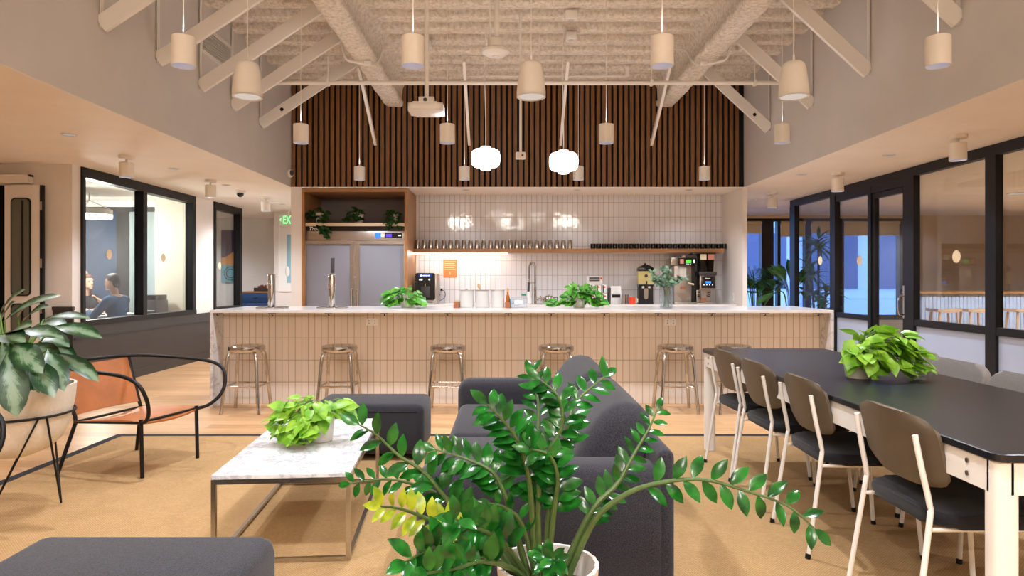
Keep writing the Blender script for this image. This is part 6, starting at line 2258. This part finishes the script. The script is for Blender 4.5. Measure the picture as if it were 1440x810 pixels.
t = thing('tray', 'dark wooden tray of small red items on the navy cabinet', 'tray', (-4.87, 13.62, 1.031))
mb = MB()
mb.box(-0.16, 0.16, -0.1, 0.1, 0, 0.01)
mb.box(-0.16, 0.16, -0.1, -0.09, 0.01, 0.07).box(-0.16, 0.16, 0.09, 0.1, 0.01, 0.07).box(-0.16, -0.15, -0.09, 0.09, 0.01, 0.07).box(0.15, 0.16, -0.09, 0.09, 0.01, 0.07)
mb.build('tray_body', M['brownleather'], t)
mb = MB()
for i in range(4):
    mb.cbox((-0.08 + 0.045 * i, 0, 0.06 + 0.02 * (i % 2)), 0.04, 0.1, 0.09, bev=0.004)
mb.build('sachets', plain('dark red packets', (110, 44, 36), 0.6), t)
t = thing('wall_lamp', 'small white oval wall sensor beside the framed print', 'sensor', (-4.19, 12.995, 1.42))
MB().ell((0, -0.012, 0), 0.045, 0.02, 0.10).build('body', M['steelw'], t)
MB().box(-0.03, 0.03, -0.005, 0.004, -0.06, 0.06).build('plate', M['greymetal'], t)
t = thing('painting', 'abstract painting of plum, orange and teal shapes behind the narrow window', 'picture', (-5.83, 14.37, 1.75))
MB().box(-0.2, 0.2, 0, 0.015, -0.55, 0.55).build('canvas', M['purple'], t)
MB().prism([(-0.2, -0.02), (-0.12, -0.02), (0.2, 0.2), (0.2, -0.18), (-0.2, -0.18)], -0.001, 0.003, M=XZ).build('orange_shape', M['yellow'], t)
MB().box(-0.2, 0.2, -0.003, -0.0005, -0.55, -0.18).build('teal_field', M['sea'], t)
mb = MB()
for r in (0.14, 0.09):
    mb.tube([(0.0 + r * math.cos(2 * PI * i / 24), -0.004, -0.36 + r * math.sin(2 * PI * i / 24)) for i in range(24)], 0.008, n=6, closed=True)
mb.build('rings', M['wains'], t)

# ------------------------------------------------------------------ side room furniture
t = thing('window_bar', 'counter with an oak top and white beadboard front in the side room', 'counter', (9.0, 11.8, 0))
MB().box(-1.9, 2.2, -0.05, 0.5, 1.02, 1.06).build('counter_top', M['oak'], t)
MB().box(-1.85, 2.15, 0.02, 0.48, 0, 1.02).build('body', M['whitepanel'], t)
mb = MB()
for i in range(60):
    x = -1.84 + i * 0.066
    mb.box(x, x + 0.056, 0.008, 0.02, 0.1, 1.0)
mb.build('beadboard', M['whitepanel'], t)
t0 = None
for k, x in enumerate((7.22, 7.72, 8.5)):
    lab = 'pale wooden stool at the white counter in the side room, %s' % ('nearest the glass door', 'the middle one', 'cut by the black post')[k]
    if t0 is None:
        t0 = thing('wooden_stool', lab, 'stool', (x, 11.3, 0), 0, 'wooden stools in the side room')
        rows = [[(-0.2 + 0.4 * i / 8, -0.16 + 0.32 * j / 6, 0.74 + 0.03 * abs(-1 + 2 * i / 8) ** 2) for j in range(7)] for i in range(9)]
        MB().sheet(rows, 0.035).build('seat', M['paleoak'], t0)
        for sx in (-1, 1):
            for sy in (-1, 1):
                MB().cyl((sx * 0.14, sy * 0.11, 0.73), (sx * 0.2, sy * 0.16, 0), 0.018, n=10).build('leg', M['paleoak'], t0)
        mb = MB()
        for s in (-1, 1):
            mb.cyl((-0.178, s * 0.142, 0.28), (0.178, s * 0.142, 0.28), 0.011, n=8).cyl((s * 0.172, -0.137, 0.36), (s * 0.172, 0.137, 0.36), 0.011, n=8)
        mb.build('foot_rail', M['steelw'], t0)
    else:
        copy_tree(t0, None, (x, 11.3, 0), None, lab)
t = thing('lounge_chair', 'dark brown leather lounge chair behind the glass at the frame edge', 'armchair', (6.55, 8.3, 0), math.radians(200))
MB().box(-0.32, 0.34, -0.32, 0.32, 0.26, 0.42, bev=0.05, seg=4).build('seat', M['brownleather'], t)
MB().box(-0.06, 0.06, -0.34, 0.34, 0.0, 0.58, bev=0.05, seg=4, M=Matrix.Translation((-0.34, 0, 0.36)) @ Matrix.Rotation(-0.22, 4, 'Y')).build('backrest', M['brownleather'], t)
for s in (-1, 1):
    MB().box(-0.33, 0.32, s * 0.39 - 0.045, s * 0.39 + 0.045, 0.24, 0.60, bev=0.035, seg=3).build('armrest', M['brownleather'], t)
for sx in (-1, 1):
    for sy in (-1, 1):
        MB().cyl((sx * 0.27, sy * 0.3, 0.27), (sx * 0.31, sy * 0.34, 0), 0.02).build('leg', M['paleoak'], t)
t0 = None
for k, (x, y) in enumerate(((6.3, 7.6), (7.6, 10.2), (9.6, 10.2), (9.2, 7.4))):
    lab = 'round recessed ceiling light in the side room, %s' % ('nearest the door', 'over the wooden stools', 'over the far counter end', 'deep to the side')[k]
    t0 = thing('ceiling_light', lab, 'ceiling lamp', (x, y, ZC), 0, 'side room ceiling lights')
    MB().lathe([(0, -0.006), (0.10, -0.006), (0.11, -0.002), (0.11, 0), (0, 0)], n=24).build('diffuser', M['warmdisc'], t0)
    MB().lathe([(0.11, 0), (0.125, 0), (0.125, -0.01), (0.11, -0.01), (0.11, 0)], n=24).build('ring', M['steelw'], t0)
    l = spot((0, 0, -0.03), P_SIDE, 150, r=0.1)
    l.parent = t0
for k, (x, y) in enumerate(((-6.6, 12.9), (-3.9, 11.4))):  # the one behind the narrow window is added ceiling fill
    t0 = thing('ceiling_light', 'round recessed ceiling light %s' % ('added as fill behind the narrow window', 'in the corridor before the exit sign')[k], 'ceiling lamp', (x, y, ZC), 0, 'corridor ceiling lights')
    MB().lathe([(0, -0.006), (0.07, -0.006), (0.08, -0.002), (0.08, 0), (0, 0)], n=24).build('diffuser', M['warmdisc'], t0)
    l = spot((0, 0, -0.03), P_CORR, 150, r=0.06)
    l.parent = t0
